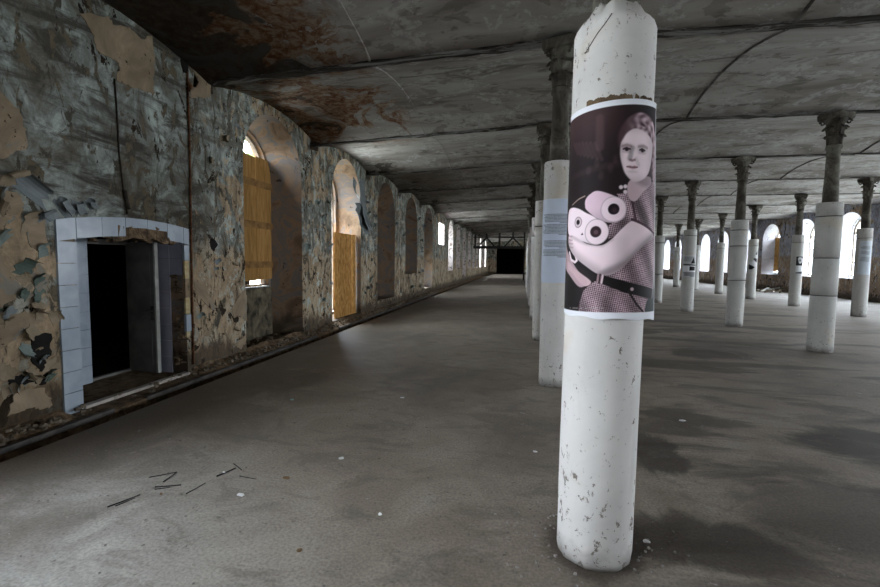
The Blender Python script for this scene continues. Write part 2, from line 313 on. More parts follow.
# ------------------------------------------------------------------ mesh helper
class MB:
    def __init__(s): s.bm = bmesh.new(); s.mi = 0
    def face(s, vs):
        try:
            f = s.bm.faces.new(vs); f.material_index = s.mi; return f
        except ValueError: return None
    def v(s, p): return s.bm.verts.new(p)
    def box(s, x0, x1, y0, y1, z0, z1, mat=None):
        P = [(x, y, z) for x in (x0, x1) for y in (y0, y1) for z in (z0, z1)]
        if mat is not None: P = [mat @ Vector(p) for p in P]
        q = [s.v(p) for p in P]
        for f in ((0, 1, 3, 2), (4, 6, 7, 5), (0, 4, 5, 1), (2, 3, 7, 6), (0, 2, 6, 4), (1, 5, 7, 3)): s.face([q[i] for i in f])
    def prism(s, A, B):
        """closed solid between two matching rings"""
        a = [s.v(p) for p in A]; b = [s.v(p) for p in B]; n = len(a)
        s.face(a[::-1]); s.face(b)
        for i in range(n): s.face([a[i], a[(i + 1) % n], b[(i + 1) % n], b[i]])
    def lathe(s, prof, seg=32, jit=None, smooth=True, cap=(True, True)):
        rings = []
        for (r, z) in prof:
            ring = []
            for k in range(seg):
                t = 2 * PI * k / seg
                dr, dz = jit(t, z) if jit else (0, 0)
                ring.append(s.v(((r + dr) * math.cos(t), (r + dr) * math.sin(t), z + dz)))
            rings.append(ring)
        for a, b in zip(rings, rings[1:]):
            for k in range(seg):
                f = s.face([a[k], a[(k + 1) % seg], b[(k + 1) % seg], b[k]])
                if f: f.smooth = smooth
        if cap[0]: s.face(rings[0][::-1])
        if cap[1]: s.face(rings[-1])
        return rings
    def tube(s, pts, r, seg=8, taper=1.0):
        rings = []
        pts = [Vector(p) for p in pts]
        for i, p in enumerate(pts):
            d = (pts[min(i + 1, len(pts) - 1)] - pts[max(i - 1, 0)]).normalized()
            u = d.cross(Vector((0, 0, 1)))
            if u.length < 0.05: u = d.cross(Vector((0, 1, 0)))
            u.normalize(); w = d.cross(u)
            rr = r * (1 + (taper - 1) * i / max(1, len(pts) - 1))
            rings.append([s.v(p + u * rr * math.cos(2 * PI * k / seg) + w * rr * math.sin(2 * PI * k / seg)) for k in range(seg)])
        for a, b in zip(rings, rings[1:]):
            for k in range(seg):
                f = s.face([a[k], a[(k + 1) % seg], b[(k + 1) % seg], b[k]])
                if f: f.smooth = True
        s.face(rings[0][::-1]); s.face(rings[-1])
    def bar(s, p, q, w, h):
        p, q = Vector(p), Vector(q); d = (q - p); L = d.length
        m = Matrix.Translation(p) @ d.to_track_quat('X', 'Z').to_matrix().to_4x4()
        s.box(0, L, -w / 2, w / 2, -h / 2, h / 2, m)
    def chunk(s, c, r, flat=0.6):
        c = Vector(c); rot = Matrix.Rotation(random.uniform(0, 6.28), 3, 'Z') @ Matrix.Rotation(random.uniform(-.5, .5), 3, 'X')
        top = []; bot = []; n = random.randint(4, 6)
        for k in range(n):
            t = 2 * PI * k / n + random.uniform(-.3, .3); a = r * random.uniform(.7, 1.2)
            top.append(c + rot @ Vector((a * .75 * math.cos(t), a * .75 * math.sin(t), r * flat * random.uniform(.6, 1.1))))
            bot.append(c + rot @ Vector((a * math.cos(t), a * math.sin(t), -r * flat * 0.5)))
        s.prism(bot, top)
    def build(s, name, mats, parent=None, kind=None, label=None):
        bmesh.ops.recalc_face_normals(s.bm, faces=s.bm.faces)
        me = bpy.data.meshes.new(name); s.bm.to_mesh(me); s.bm.free()
        for m in (mats if isinstance(mats, (list, tuple)) else [mats]): me.materials.append(m)
        o = bpy.data.objects.new(name, me); C.objects.link(o)
        if parent: o.parent = parent
        if kind: o['kind'] = kind
        if label: o['label'] = label
        return o

def tag(o, label, cat, group=None):
    o['label'] = label; o['category'] = cat
    if group: o['group'] = group
    return o
def thing(name, loc, label, cat, group=None, rz=0):
    o = bpy.data.objects.new(name, None); C.objects.link(o)
    o.location = loc; o.rotation_euler = (0, 0, rz); o.empty_display_size = 0.2
    return tag(o, label, cat, group)

def boolean_cut(obj, cutters, cut_mat):
    """subtract closed solids from obj; the new faces take material slot 1"""
    for mb in cutters:
        mb.mi = 0
        co = mb.build('cut', cut_mat)
        md = obj.modifiers.new('b', 'BOOLEAN'); md.operation = 'DIFFERENCE'; md.solver = 'EXACT'; md.object = co
        md.material_mode = 'TRANSFER'
        dg = bpy.context.evaluated_depsgraph_get(); dg.update()
        me = bpy.data.meshes.new_from_object(obj.evaluated_get(dg))
        obj.modifiers.clear(); old = obj.data; obj.data = me; bpy.data.meshes.remove(old)
        cm = co.data; bpy.data.objects.remove(co); bpy.data.meshes.remove(cm)

def arch(yc, hw, z0, ztop, seg=14):
    zs = ztop - hw
    pts = [(yc - hw, z0), (yc + hw, z0)]
    for k in range(seg + 1):
        t = PI * k / seg; pts.append((yc + hw * math.cos(t), zs + hw * math.sin(t)))
    return pts
# ------------------------------------------------------------------ setting: floor, gutter
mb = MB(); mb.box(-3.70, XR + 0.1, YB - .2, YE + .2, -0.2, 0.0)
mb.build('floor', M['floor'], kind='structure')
mb = MB(); mb.box(-4.30, -3.69, YB - .2, YE + .2, -0.22, -0.11)
mb.build('trim_1', M['dirt'], kind='structure', label='dark sunken gutter running along the left wall')
mb = MB()                                             # crumbling ledge between gutter and wall
prev = None; y = 0.5; rnd = random.Random(3)
while y < YE:
    n1 = mnoise.noise(Vector((y * 2.1, 0, 0))); n2 = mnoise.noise(Vector((y * 5.3, 4, 0)))
    row = [mb.v((-3.93 + .035 * n1, y, -0.13)), mb.v((-3.96 + .035 * n1, y, -0.015 + .012 * n2)), mb.v((-4.07 + .03 * n2, y, 0.012 + .022 * n1 + rnd.uniform(-.008, .008))),
           mb.v((-4.16, y, 0.045 + .04 * n2 + rnd.uniform(-.012, .012))), mb.v((-4.26, y, 0.10 + .05 * n1))]
    if 3.50 < y < 5.14:                               # lower in front of the doorway
        for q in row[2:]: q.co.z = 0.004
    if prev:
        for a in range(4): mb.face([prev[a], prev[a + 1], row[a + 1], row[a]])
    prev = row; y += 0.07 if y < 14 else 0.25
mb.build('trim_2', M['mortar'], kind='structure', label='crumbling dirt ledge at the foot of the left wall')
mb = MB()
for a, b in ((0.5, 3.75), (4.15, 8.3), (9.4, 21)): mb.box(-3.985, -3.945, a, b, -.04, .008)
mb.build('trim_3', M['rail'], kind='structure', label='rusty steel edging rail along the gutter')

# ------------------------------------------------------------------ walls with their arched recesses
XB = XL - 0.80
OPEN_L = {-3: (.95, 3.80), -2: (.95, 3.80), -1: (.95, 3.80), 1: (.98, 3.80), 2: (.16, 3.80), 5: (.5, 1.95), 7: (1.9, 3.70), 13: (.95, 3.8), 15: (.95, 3.8)}
HW_L = {2: .68, 5: .36, 7: .42, 11: .42, 12: .42, 13: .76, 14: .76, 15: .76}
NICHE_L = {-3: .95, -2: .95, -1: .95, 1: .04, 2: .10, 3: .30, 4: 1.02, 5: .28, 7: .95, 8: 1.0, 9: .3, 10: 1.0, 11: .95, 12: .95, 13: .95, 14: .95, 15: .95}
def wall_side(name, xin, sgn, niches, opens, mats, depth=.60, thick=.80, extra=None):
    mb = MB(); a, b = sorted((xin, xin + sgn * thick)); mb.box(a, b, YB, YE, -.2, 4.62)
    w = mb.build(name, list(mats), kind='structure')
    nb, ob = MB(), MB()
    for c, z0 in niches.items():
        yc = WY(c)
        F = [(xin - sgn * .03, p[0], p[1]) for p in arch(yc, .935, z0, 3.935)]
        Bk = [(xin + sgn * depth, p[0], p[1]) for p in arch(yc, .80, z0, 3.80)]
        nb.prism(F, Bk)
    for c, (z0, z1) in opens.items():
        P = arch(WY(c), HW_L.get(c, .76) if xin < 0 else .76, z0, z1 - .03)
        ob.prism([(xin + sgn * (depth - .12), p[0], p[1]) for p in P], [(xin + sgn * (thick + .1), p[0], p[1]) for p in P])
    boolean_cut(w, [nb, ob] + (extra or []), mats[1])
    return w
ex = []
e1 = MB()                                             # door recess, beam pockets
e1.prism([(XL + .05, 3.655, -.01), (XL + .05, 5.085, -.01), (XL + .05, 5.085, 1.72), (XL + .05, 4.4, 1.80), (XL + .05, 3.655, 1.69)],
         [(XB - .1, 3.655, -.01), (XB - .1, 5.085, -.01), (XB - .1, 5.085, 1.72), (XB - .1, 4.4, 1.80), (XB - .1, 3.655, 1.69)])
for i in range(1, 12): e1.prism([(XL + .03, BY(i) - .34, 3.70), (XL + .03, BY(i) + .05, 3.74), (XL + .03, BY(i) + .08, 4.1), (XL + .03, BY(i) - .27, 4.1)],
                                [(XL - .25, BY(i) - .30, 3.74), (XL - .25, BY(i) + .05, 3.76), (XL - .25, BY(i) + .05, 4.1), (XL - .25, BY(i) - .27, 4.1)])
e2 = MB()                                             # thin-walled small window far down the hall
yc = WY(6); e2.box(XB - .1, XL - .18, yc - 1.0, yc + 1.0, 2.1, 3.75)
e3 = MB(); e3.box(XL - .3, XL + .05, yc - .78, yc + .88, 2.38, 3.5)
wall_l = wall_side('wall_left', XL, -1, NICHE_L, OPEN_L, (M['wall_left'], M['reveal_left']), extra=[e1, e2, e3])
NICHE_R = {c: .95 for c in range(-3, 16)}
OPEN_R = {c: (1.0, 3.80) for c in range(-3, 16)}
wall_r = wall_side('wall_right', XR, 1, NICHE_R, OPEN_R, (M['wall_right'], M['reveal_right']))
mb = MB(); mb.box(XL - .8, XR + .8, YB - .4, YB, -.2, 4.62); mb.build('wall_back', M['wall_right'], kind='structure')
mb = MB()                                             # far wall with the wide dark opening
mb.box(XL - .8, -3.15, YE, YE + .4, -.2, 4.62); mb.box(0.20, XR + .8, YE, YE + .4, -.2, 4.62); mb.box(-3.15, 0.20, YE, YE + .4, 3.35, 4.62)
mb.build('wall_far', M['wall_left'], kind='structure')
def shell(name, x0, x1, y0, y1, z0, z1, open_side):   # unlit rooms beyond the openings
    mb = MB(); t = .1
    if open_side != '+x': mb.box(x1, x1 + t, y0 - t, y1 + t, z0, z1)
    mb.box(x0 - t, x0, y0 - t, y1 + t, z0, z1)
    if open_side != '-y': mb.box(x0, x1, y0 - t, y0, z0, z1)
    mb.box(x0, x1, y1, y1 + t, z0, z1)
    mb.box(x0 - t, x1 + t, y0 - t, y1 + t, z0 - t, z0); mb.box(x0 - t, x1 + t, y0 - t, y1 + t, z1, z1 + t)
    return mb.build(name, M['unlit_black'], kind='structure')
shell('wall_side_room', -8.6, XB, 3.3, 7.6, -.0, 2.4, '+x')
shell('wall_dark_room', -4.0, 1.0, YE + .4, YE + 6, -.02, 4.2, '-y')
mb = MB(); mb.box(-60, 75, -60, 120, -1.3, -1.2); mb.build('ground', M['outside'], kind='structure')

# ------------------------------------------------------------------ ceiling: shallow vaults between flaking beams
RISE = .215
def sag(x): return .05 * min(0.0, x - .2)            # the ceiling sags towards the outer wall
mb = MB(); ST = 14; prev = None
I0, I1 = -4, 17
for i in range(I0, I1):
    for k in range(ST + 1):
        t = k / ST; y = BY(i) + .09 + (D - .18) * t; z = 4.085 + RISE * (1 - (2 * t - 1) ** 2)
        row = [mb.v((x, y, z + sag(x))) for x in (XL - .75, -2, .2, XR + .75)]
        if k:
            for q in range(3): f = mb.face([prev[q], prev[q + 1], row[q + 1], row[q]]); f.smooth = True
        prev = row
ceil = mb.build('ceiling', M['ceiling'], kind='structure')
md = ceil.modifiers.new('thickness', 'SOLIDIFY'); md.thickness = .06; md.offset = 1
for i in range(I0, I1 + 1):
    mb = MB(); rnd = random.Random(i); prev = None; x = XL - .5
    while x < XR + .5:                                # ragged underside
        a = rnd.uniform(-.018, .018); b = rnd.uniform(-.014, .010)
        row = [mb.v((x, BY(i) - .105 + a, 4.19 + sag(x))), mb.v((x, BY(i) - .085 + a, HC + .006 + b + sag(x))), mb.v((x, BY(i) + .085 + a, HC + .004 - b + sag(x))), mb.v((x, BY(i) + .105 + a, 4.19 + sag(x)))]
        if prev:
            for q in range(3): mb.face([prev[q], prev[q + 1], row[q + 1], row[q]])
        prev = row; x += .22
    mb.build('ceiling_beam', M['beam'], ceil)
for i in range(0, 12):
    for xs in (-1.92, 2.80, 7.56):
        mb = MB(); prev = None
        for k in range(13):
            t = k / 12; y = BY(i) + .09 + (D - .18) * t; z = 4.085 + sag(xs) + RISE * (1 - (2 * t - 1) ** 2)
            wv = .004 * math.sin(k * 2.1 + i + xs)
            row = [mb.v((xs - .022 + wv, y, z + .01)), mb.v((xs - .015 + wv, y, z - .012)), mb.v((xs + .015 + wv, y, z - .012)), mb.v((xs + .022 + wv, y, z + .01))]
            if prev:
                for q in range(3): mb.face([prev[q], prev[q + 1], row[q + 1], row[q]])
            prev = row
        mb.build('vault_rib', M['rib'] if xs > 0 else M['ceiling'], ceil)

# ------------------------------------------------------------------ windows
wn = 0
def window(xin, sgn, c, z0, z1, sill=True, panes=True):
    global wn
    wn += 1; fw = (HW_L.get(c, .75) if xin < 0 else .75)
    yc = WY(c); x = xin + sgn * .70
    w = bpy.data.objects.new('window_%d' % wn, None); C.objects.link(w); w.location = (x, yc, z0); w['kind'] = 'structure'
    h = z1 - z0; mb = MB(); f = fw
    for s in (-1, 1): mb.box(-.03, .03, s * f - .035, s * f + .035, 0, h - f)
    if panes:
        mb.box(-.02, .02, -.025, .025, 0, h - .04)
        for q in (0.33, 0.66): mb.box(-.02, .02, -f + .01, f - .01, (h - f) * q - .02, (h - f) * q + .02)
    mb.box(-.03, .03, -f, f, h - f - .06, h - f); mb.box(-.03, .03, -f, f, 0, .05)
    P = arch(0, f + .02, h - f - .05, h); Q = arch(0, f - .06, h - f - .05, h - .08)
    for (a, b, c2, d) in zip(P[2:], P[3:], Q[3:], Q[2:]): mb.prism([(-.03,) + p for p in (a, b, c2, d)], [(.03,) + p for p in (a, b, c2, d)])
    mb.build('window_frame', M['frame'], w)
    if sill:
        mb = MB(); mb.box(-.14, .10, -f, f, -.04, .012); mb.build('window_sill', M['sill'], w)
    L = bpy.data.lights.new('daylight_portal', 'AREA'); L.shape = 'RECTANGLE'; L.size = 2 * (HW_L.get(c, .75) if xin < 0 else .75); L.size_y = z1 - z0
    L.cycles.is_portal = True
    lo = bpy.data.objects.new('daylight_portal', L); C.objects.link(lo)
    lo.location = (xin + sgn * .79, yc, (z0 + z1) / 2)
    lo.rotation_euler = Vector((-sgn, 0, 0)).to_track_quat('-Z', 'Y').to_euler()
    return w
for c, (z0, z1) in OPEN_L.items(): window(XL, -1, c, z0, z1, panes=c < 0)
for c, (z0, z1) in OPEN_R.items(): window(XR, 1, c, z0, z1)

# boarding over the first window
t = thing('window_boarding', (XL - .585, 0, 0), 'ochre plank boarding nailed over the first arched window right of the doorway', 'board')
for k, (a, b) in enumerate(((6.50, 7.02), (7.03, 7.58), (7.59, 8.12))):
    mb = MB(); mb.box(-.012, .012, a, b, 1.10 + .012 * k, 3.32 + .02 * k); mb.build('plank', M['plank'], t)
for z in (1.40, 2.13, 2.88):
    mb = MB(); mb.box(.012, .034, 6.52, 8.11, z - .06, z + .06); mb.build('batten', M['batten'], t)
# plywood leaning in the second window
t = thing('plywood_panel', (XL - .14, 0, 0), 'tall orange strand board panel closing the lower half of the second window', 'board')
mb = MB(); mb.box(-.01, .01, 10.06, 11.16, .10, 2.16); mb.build('panel', M['osb'], t)
mb = MB(); mb.box(-.006, .016, 11.17, 11.42, .10, 2.17); mb.build('side_strip', M['osb'], t)
t = thing('plywood_panel', (XR + .62, 0, 0), 'tall orange board standing in an arched window of the far right wall', 'board')
yc = WY(8)
mb = MB(); mb.box(-.012, .012, yc - .80, yc + .76, 1.14, 3.15); mb.build('panel', M['osb'], t)
mb = MB(); mb.box(-.04, -.012, yc - .78, yc + .74, 2.02, 2.10); mb.build('batten', M['plank'], t)

# ------------------------------------------------------------------ tiled doorway
door = bpy.data.objects.new('door_1', None); C.objects.link(door); door.location = (XL, 4.3, 0); door['kind'] = 'structure'
door['label'] = 'doorway framed in pale blue tiles in the left wall'
def dl(mb): return mb
def rel(x, y, z): return (x - XL, y - 4.3, z)
def topo(y):                                          # outer edge of the arched tile band
    s = (y - 3.46) / (5.15 - 3.46); return 1.845 + .03 * s + .075 * (1 - (2 * s - 1) ** 2)
def topi(y): return topo(y) - .205
rnd = random.Random(11)
def tile(mb, y0, y1, za0, za1, zb0, zb1, th=.022):
    g = .003; tl = rnd.uniform(-.002, .002)
    A = [rel(XL - .01, y0 + g, za0 + g), rel(XL - .01, y1 - g, zb0 + g), rel(XL - .01, y1 - g, zb1 - g), rel(XL - .01, y0 + g, za1 - g)]
    B = [(XL - XL + th + tl, p[1], p[2]) for p in A]; mb.prism(A, B)
mb = MB()
for k in range(8):                                    # left column of tiles
    z0, z1 = k * .206, (k + 1) * .206
    if k == 0: z0 = -.01
    tile(mb, 3.465, 3.655, z0, z1, z0, z1)
ys = [3.465, 3.655, 3.93, 4.21, 4.50, 4.79, 5.05, 5.145]
for a, b in zip(ys, ys[1:]):
    if a > 4.1 and b < 4.9: tile(mb, a, b, topi(a) + .095, topo(a), topi(b) + .10, topo(b))     # lower halves broken off
    else: tile(mb, a, b, topi(a), topo(a), topi(b), topo(b))
tile(mb, 5.055, 5.145, 1.47, 1.668, 1.47, 1.668); tile(mb, 5.055, 5.145, .56, .785, .56, .785)
mb.build('tile_surround', M['tile'], door)
mb = MB()
tile(mb, 5.06, 5.14, 1.24, 1.47, 1.24, 1.47, .014); tile(mb, 5.06, 5.14, .79, 1.0, .79, 1.0, .014); tile(mb, 5.065, 5.13, .49, .56, .49, .56, .014)
mb.build('tile_backing', M['tile_yellow'], door, label='ochre glue patches where tiles fell off')
mb = MB()                                             # ragged mortar under the broken top tiles
top = []; bot = []
for k in range(15):
    y = 4.05 + .9 * k / 14; top.append((y, topi(y) + .12 + rnd.uniform(-.02, .02))); bot.append((y, topi(y) - .03 + rnd.uniform(-.025, .03)))
for a, b, c, d in zip(top, top[1:], bot[1:], bot): mb.prism([rel(XL - .03, *p) for p in (a, b, c, d)], [rel(XL + .012 + rnd.uniform(0, .012), *p) for p in (a, b, c, d)])
for k in range(16): mb.chunk(rel(XL - rnd.uniform(0, .1), rnd.uniform(3.75, 4.9), 1.70 + rnd.uniform(-.03, .04)), rnd.uniform(.02, .045))
mb.build('broken_mortar', M['mortar'], door)
mb = MB()                                             # tiled back of the recess, left of the door
for r in range(8):
    for q in range(4): mb.box(-.765 + rnd.uniform(0, .002), -.735, 3.66 - 4.3 + q * .195, 3.66 - 4.3 + (q + 1) * .195 - .005, .025 + r * .213, .025 + (r + 1) * .213 - .005)
mb.box(-.80, -.765, 3.655 - 4.3, 4.445 - 4.3, .0, 1.74)
mb.build('tiled_recess_wall', M['tile'], door)
mb = MB()                                             # lilac tiles on the right jamb
for r in range(8):
    for q in range(4):
        if q == 0 and r < 6: continue
        mb.box(-.02 - (q + 1) * .19, -.02 - q * .19 - .004, 5.068 - 4.3, 5.09 - 4.3, .02 + r * .211, .02 + (r + 1) * .211 - .004)
mb.build('tiled_jamb', M['tile_lilac'], door)
mb = MB()
for k in range(40): mb.chunk(rel(XL - rnd.uniform(.03, .17), 5.085, rnd.uniform(.1, 1.3)), rnd.uniform(.025, .06), .35)
mb.build('exposed_brick', M['mortar'], door, label='dark exposed brick where jamb tiles are missing')
mb = MB(); mb.box(-.80, .0, 3.66 - 4.3, 5.08 - 4.3, -.05, .018); mb.build('recess_floor', M['mortar'], door)
mb = MB()
for k in range(9):                                    # tile edging along the step
    y = 3.68 + k * .158
    mb.box(-.055, .022 + rnd.uniform(-.004, .004), y - 4.3, y + .152 - 4.3, .0, .034 + rnd.uniform(0, .004))
mb.build('step_tiles', simple('pinkish_white_step_tile', (.38, .33, .29), (.52, .48, .44), 5, .4, .1, jit=False), door)
mb = MB(); mb.box(-.86, -.80, 4.44 - 4.3, 5.09 - 4.3, .0, .05); mb.box(-.86, -.80, 4.44 - 4.3, 4.49 - 4.3, .05, 1.72); mb.box(-.86, -.80, 4.49 - 4.3, 5.09 - 4.3, 1.66, 1.72)
mb.build('door_frame', M['door'], door)
leaf = bpy.data.objects.new('door_leaf', None); C.objects.link(leaf); leaf.parent = door
leaf.location = rel(-5.03, 5.045, .03); leaf.rotation_euler = (0, 0, math.radians(-6.5))
mb = MB(); mb.box(0, .46, -.02, .02, 0, 1.66)
mb.box(.06, .40, -.026, .0, .1, .72); mb.box(.06, .40, -.026, .0, .82, 1.55)
mb.build('door_panel', M['door'], leaf)
mb = MB(); mb.box(.46, .485, -.024, .024, 0, 1.665); mb.build('edge_strip', M['door_edge'], leaf, label='pale edge of the open door')
mb = MB(); mb.box(.395, .45, -.028, -.018, .68, .86); mb.tube([(.425, -.02, .80), (.425, -.07, .80), (.33, -.075, .80)], .010)
mb.build('door_handle', M['rail'], leaf)

# ------------------------------------------------------------------ pipes and cables on the left wall
mb = MB(); mb.tube([(XL + .012, 4.15, 3.35), (XL + .014, 4.165, 2.9), (XL + .012, 4.17, 2.6), (XL + .014, 4.20, 2.3), (XL + .02, 4.235, 1.97)], .008)
mb.tube([(XL + .014, 4.215, 2.22), (XL + .03, 4.245, 2.02)], .022)
tag(mb.build('conduit', M['dirt']), 'thin black cable hanging down the wall above the tiled doorway', 'cable')
mb = MB(); mb.tube([(XL + .02, 5.20, 3.85), (XL + .02, 5.205, 3.0), (XL + .022, 5.19, 2.2), (XL + .022, 5.175, 1.2), (XL + .02, 5.165, .12)], .013)
mb.tube([(XL + .02, 5.20, 3.62), (XL + .07, 5.20, 3.66), (XL + .02, 5.2, 3.70)], .03)
tag(mb.build('rusty_pipe', M['rust']), 'rust-brown vertical pipe on the left wall just right of the doorway', 'pipe')

# ------------------------------------------------------------------ bare patches and curled flakes of paint on the left wall
def patch(pts, mat, th=.006, label=None):
    P = []
    n = len(pts)
    for k in range(n):                                # roughen the outline
        a, b = Vector(pts[k]), Vector(pts[(k + 1) % n])
        for q in range(5):
            p = a.lerp(b, q / 5); r = .018 if q else 0
            P.append((p.x + rnd.uniform(-r, r), p.y + rnd.uniform(-r, r)))
    mb = MB(); mb.prism([(XL - .01, y, z) for y, z in P], [(XL + th, y, z) for y, z in P])
    return mb.build('plaster_patch', mat, wall_l, label=label)
FL = ['flake_a', 'flake_b', 'flake_c', 'flake_d']
def flake(y, z, w, h, curl, ang, mat, x=XL, parent=None, name='paint_flake', nu=7, lift=.012):
    """sheet of paint still stuck along one side and curling away from the wall"""
    mb = MB(); mt = Matrix.Rotation(ang, 2)
    F = [];
    wob = [rnd.uniform(.75, 1.15) for _ in range(nu + 1)]; sh = [rnd.uniform(-.12, .12) for _ in range(nu + 1)]
    for i in range(nu + 1):
        v = i / nu; a = curl * v ** 1.6
        out = h * v * math.sin(a) * .55 + .003; up = h * v * math.cos(a * .7)
        row = []
        for j in range(5):
            u = (j / 4 - .5) * w * wob[i] * (1 - .35 * v) + sh[i] * w
            p = mt @ Vector((u, up)); row.append((x + out + lift * (abs(j / 4 - .5) * 2) * v * .6, y + p.x, z + p.y))
        F.append(row)
    f = [[mb.v(p) for p in r] for r in F]; b = [[mb.v((p[0] - .004, p[1], p[2])) for p in r] for r in F]
    for i in range(nu):
        for j in range(4):
            mb.face([f[i][j], f[i][j + 1], f[i + 1][j + 1], f[i + 1][j]]); mb.face([b[i][j], b[i + 1][j], b[i + 1][j + 1], b[i][j + 1]])
        for j in (0, 4): mb.face([f[i][j], f[i + 1][j], b[i + 1][j], b[i][j]])
    for i in (0, nu):
        for j in range(4): mb.face([f[i][j], f[i][j + 1], b[i][j + 1], b[i][j]])
    return mb.build(name, M[mat], parent or wall_l)
for pts in ([(3.8, 3.82), (4.12, 3.96), (4.16, 3.9), (4.37, 3.97), (4.54, 3.93), (4.67, 4.03), (4.7, 3.82), (4.67, 3.58), (4.68, 3.39), (4.54, 3.36), (4.32, 3.36), (4.18, 3.35), (4.22, 3.54), (3.96, 3.57), (3.92, 3.7)],
            [(2.9, 2.95), (3.12, 2.81), (3.22, 2.72), (3.27, 2.59), (3.25, 2.41), (3.11, 2.32), (2.9, 2.24)],
            [(5.26, 4.02), (5.45, 4.0), (5.66, 3.9), (5.64, 3.68), (5.26, 3.54), (5.27, 3.62), (5.42, 3.8)],
            [(3.04, 2.06), (3.17, 2.04), (3.22, 1.95), (3.12, 1.81), (2.93, 1.72)],
            [(3.02, 1.52), (3.06, 1.42), (3.14, 1.28), (3.12, 1.14), (2.9, 1.02), (2.9, 1.4)],
            [(3.22, 1.77), (3.39, 1.86), (3.41, 1.53), (3.26, 1.58)], [(3.23, 1.35), (3.32, 1.44), (3.4, 1.33), (3.3, 1.18)],
            [(2.9, 0.98), (3.18, 1.03), (3.31, 0.93), (3.17, 0.86), (3.04, 0.77), (2.9, 0.71)],
            [(3.08, 0.36), (3.31, 0.32), (3.37, 0.14), (3.29, 0.13), (3.2, 0.17), (3.0, 0.16)],
            [(5.23, 1.19), (5.38, 1.2), (5.46, 1.06), (5.69, 0.82), (5.59, 0.79), (5.35, 0.97), (5.3, 0.9)],
            [(5.99, 0.75), (6.22, 0.97), (6.36, 1.03), (6.38, 0.85), (6.38, 0.53), (6.2, 0.63), (6.04, 0.63)],
            [(6.02, 0.24), (6.22, 0.27), (6.34, 0.34), (6.33, 0.18), (6.19, 0.12)], [(5.35, 0.53), (5.53, 0.51), (5.51, 0.44), (5.35, 0.46)]):
    patch(pts, M['bare'])
for pts in ([(3.22, 0.81), (3.39, 0.8), (3.38, 0.6), (3.29, 0.47), (3.22, 0.56)], [(3.03, 0.53), (3.15, 0.46), (3.39, 0.44), (3.32, 0.35), (3.18, 0.4), (3.02, 0.43)],
            [(5.55, 1.72), (5.66, 1.80), (5.72, 1.70), (5.64, 1.60)], [(5.12, 3.98), (5.25, 4.05), (5.24, 3.86), (5.14, 3.8)]):
    patch(pts, M['unlit_black'], .008, 'black hole broken in the plaster')
# big scrolls at the top left of the tiled doorway
for (y, z, w, h, cu, an, m) in ((3.40, 1.80, .16, .22, 2.0, .5, 'flake_a'), (3.52, 1.93, .20, .18, 2.2, -.9, 'flake_a'), (3.66, 1.96, .16, .16, 2.4, -1.3, 'flake_a'), (3.24, 2.02, .3, .22, 1.4, -.6, 'flake_a'), (3.28, 1.72, .16, .26, 1.2, .2, 'flake_b'),
                           (3.15, 2.1, .22, .2, 1.8, .4, 'flake_b'), (3.80, 2.0, .12, .14, 2.3, -1.0, 'flake_a'), (3.1, 1.86, .2, .2, 1.5, 1.2, 'flake_b'), (3.36, 1.5, .1, .2, 1.4, .3, 'flake_c'), (3.34, 1.24, .12, .18, 1.2, .6, 'flake_d'), (3.16, 1.34, .16, .2, 1.2, -.4, 'flake_d'), (3.06, 1.62, .18, .16, 1.5, .8, 'flake_c')):
    flake(y, z, w, h, cu, an, m)
# the torn sheet hanging over the plywood window
flake(11.62, 3.62, .50, 1.35, .32, PI - .05, 'flake_a', name='hanging_paint_sheet', lift=.02, nu=9)
flake(11.35, 3.0, .62, .85, .45, PI + .12, 'flake_a', name='hanging_paint_sheet', lift=.03, nu=9)
flake(11.05, 3.55, .3, .6, .6, PI - .4, 'flake_a', name='hanging_paint_sheet')
for _ in range(27):
    flake(rnd.uniform(2.85, 3.42), rnd.uniform(.35, 2.05), rnd.uniform(.07, .17), rnd.uniform(.08, .18), rnd.uniform(.5, 1.5), rnd.uniform(-2.8, 2.8), rnd.choice(['flake_b', 'flake_b', 'flake_b', 'flake_a', 'flake_d']), lift=.03)
def solid_wall(y, z):
    if z > 3.95 or z < .25: return False
    if 3.38 < y < 5.25 and z < 2.05: return False
    for c in NICHE_L:
        if abs(y - WY(c)) < 1.02 and NICHE_L[c] - .1 < z: return False
    return True
n = 0
while n < 58:
    y = 2.85 + (rnd.random() ** 1.3) * 17; z = rnd.uniform(.3, 3.9)
    if y < 5.4 and z > 1.9: continue
    if not solid_wall(y, z): continue
    s = rnd.uniform(.04, .085) * (1 + y / 14)
    flake(y, z, s * rnd.uniform(.7, 1.5), s * rnd.uniform(.9, 1.7), rnd.uniform(.7, 2.2), rnd.uniform(-2.8, 2.8), rnd.choice(['flake_a', 'flake_c', 'flake_b', 'flake_c', 'flake_a', 'flake_d'])); n += 1

mb = MB(); mb.box(XL - .605, XL - .575, WY(1) - .9, WY(1) + .80, .03, .96); mb.build('parapet', M['parapet'], wall_l)
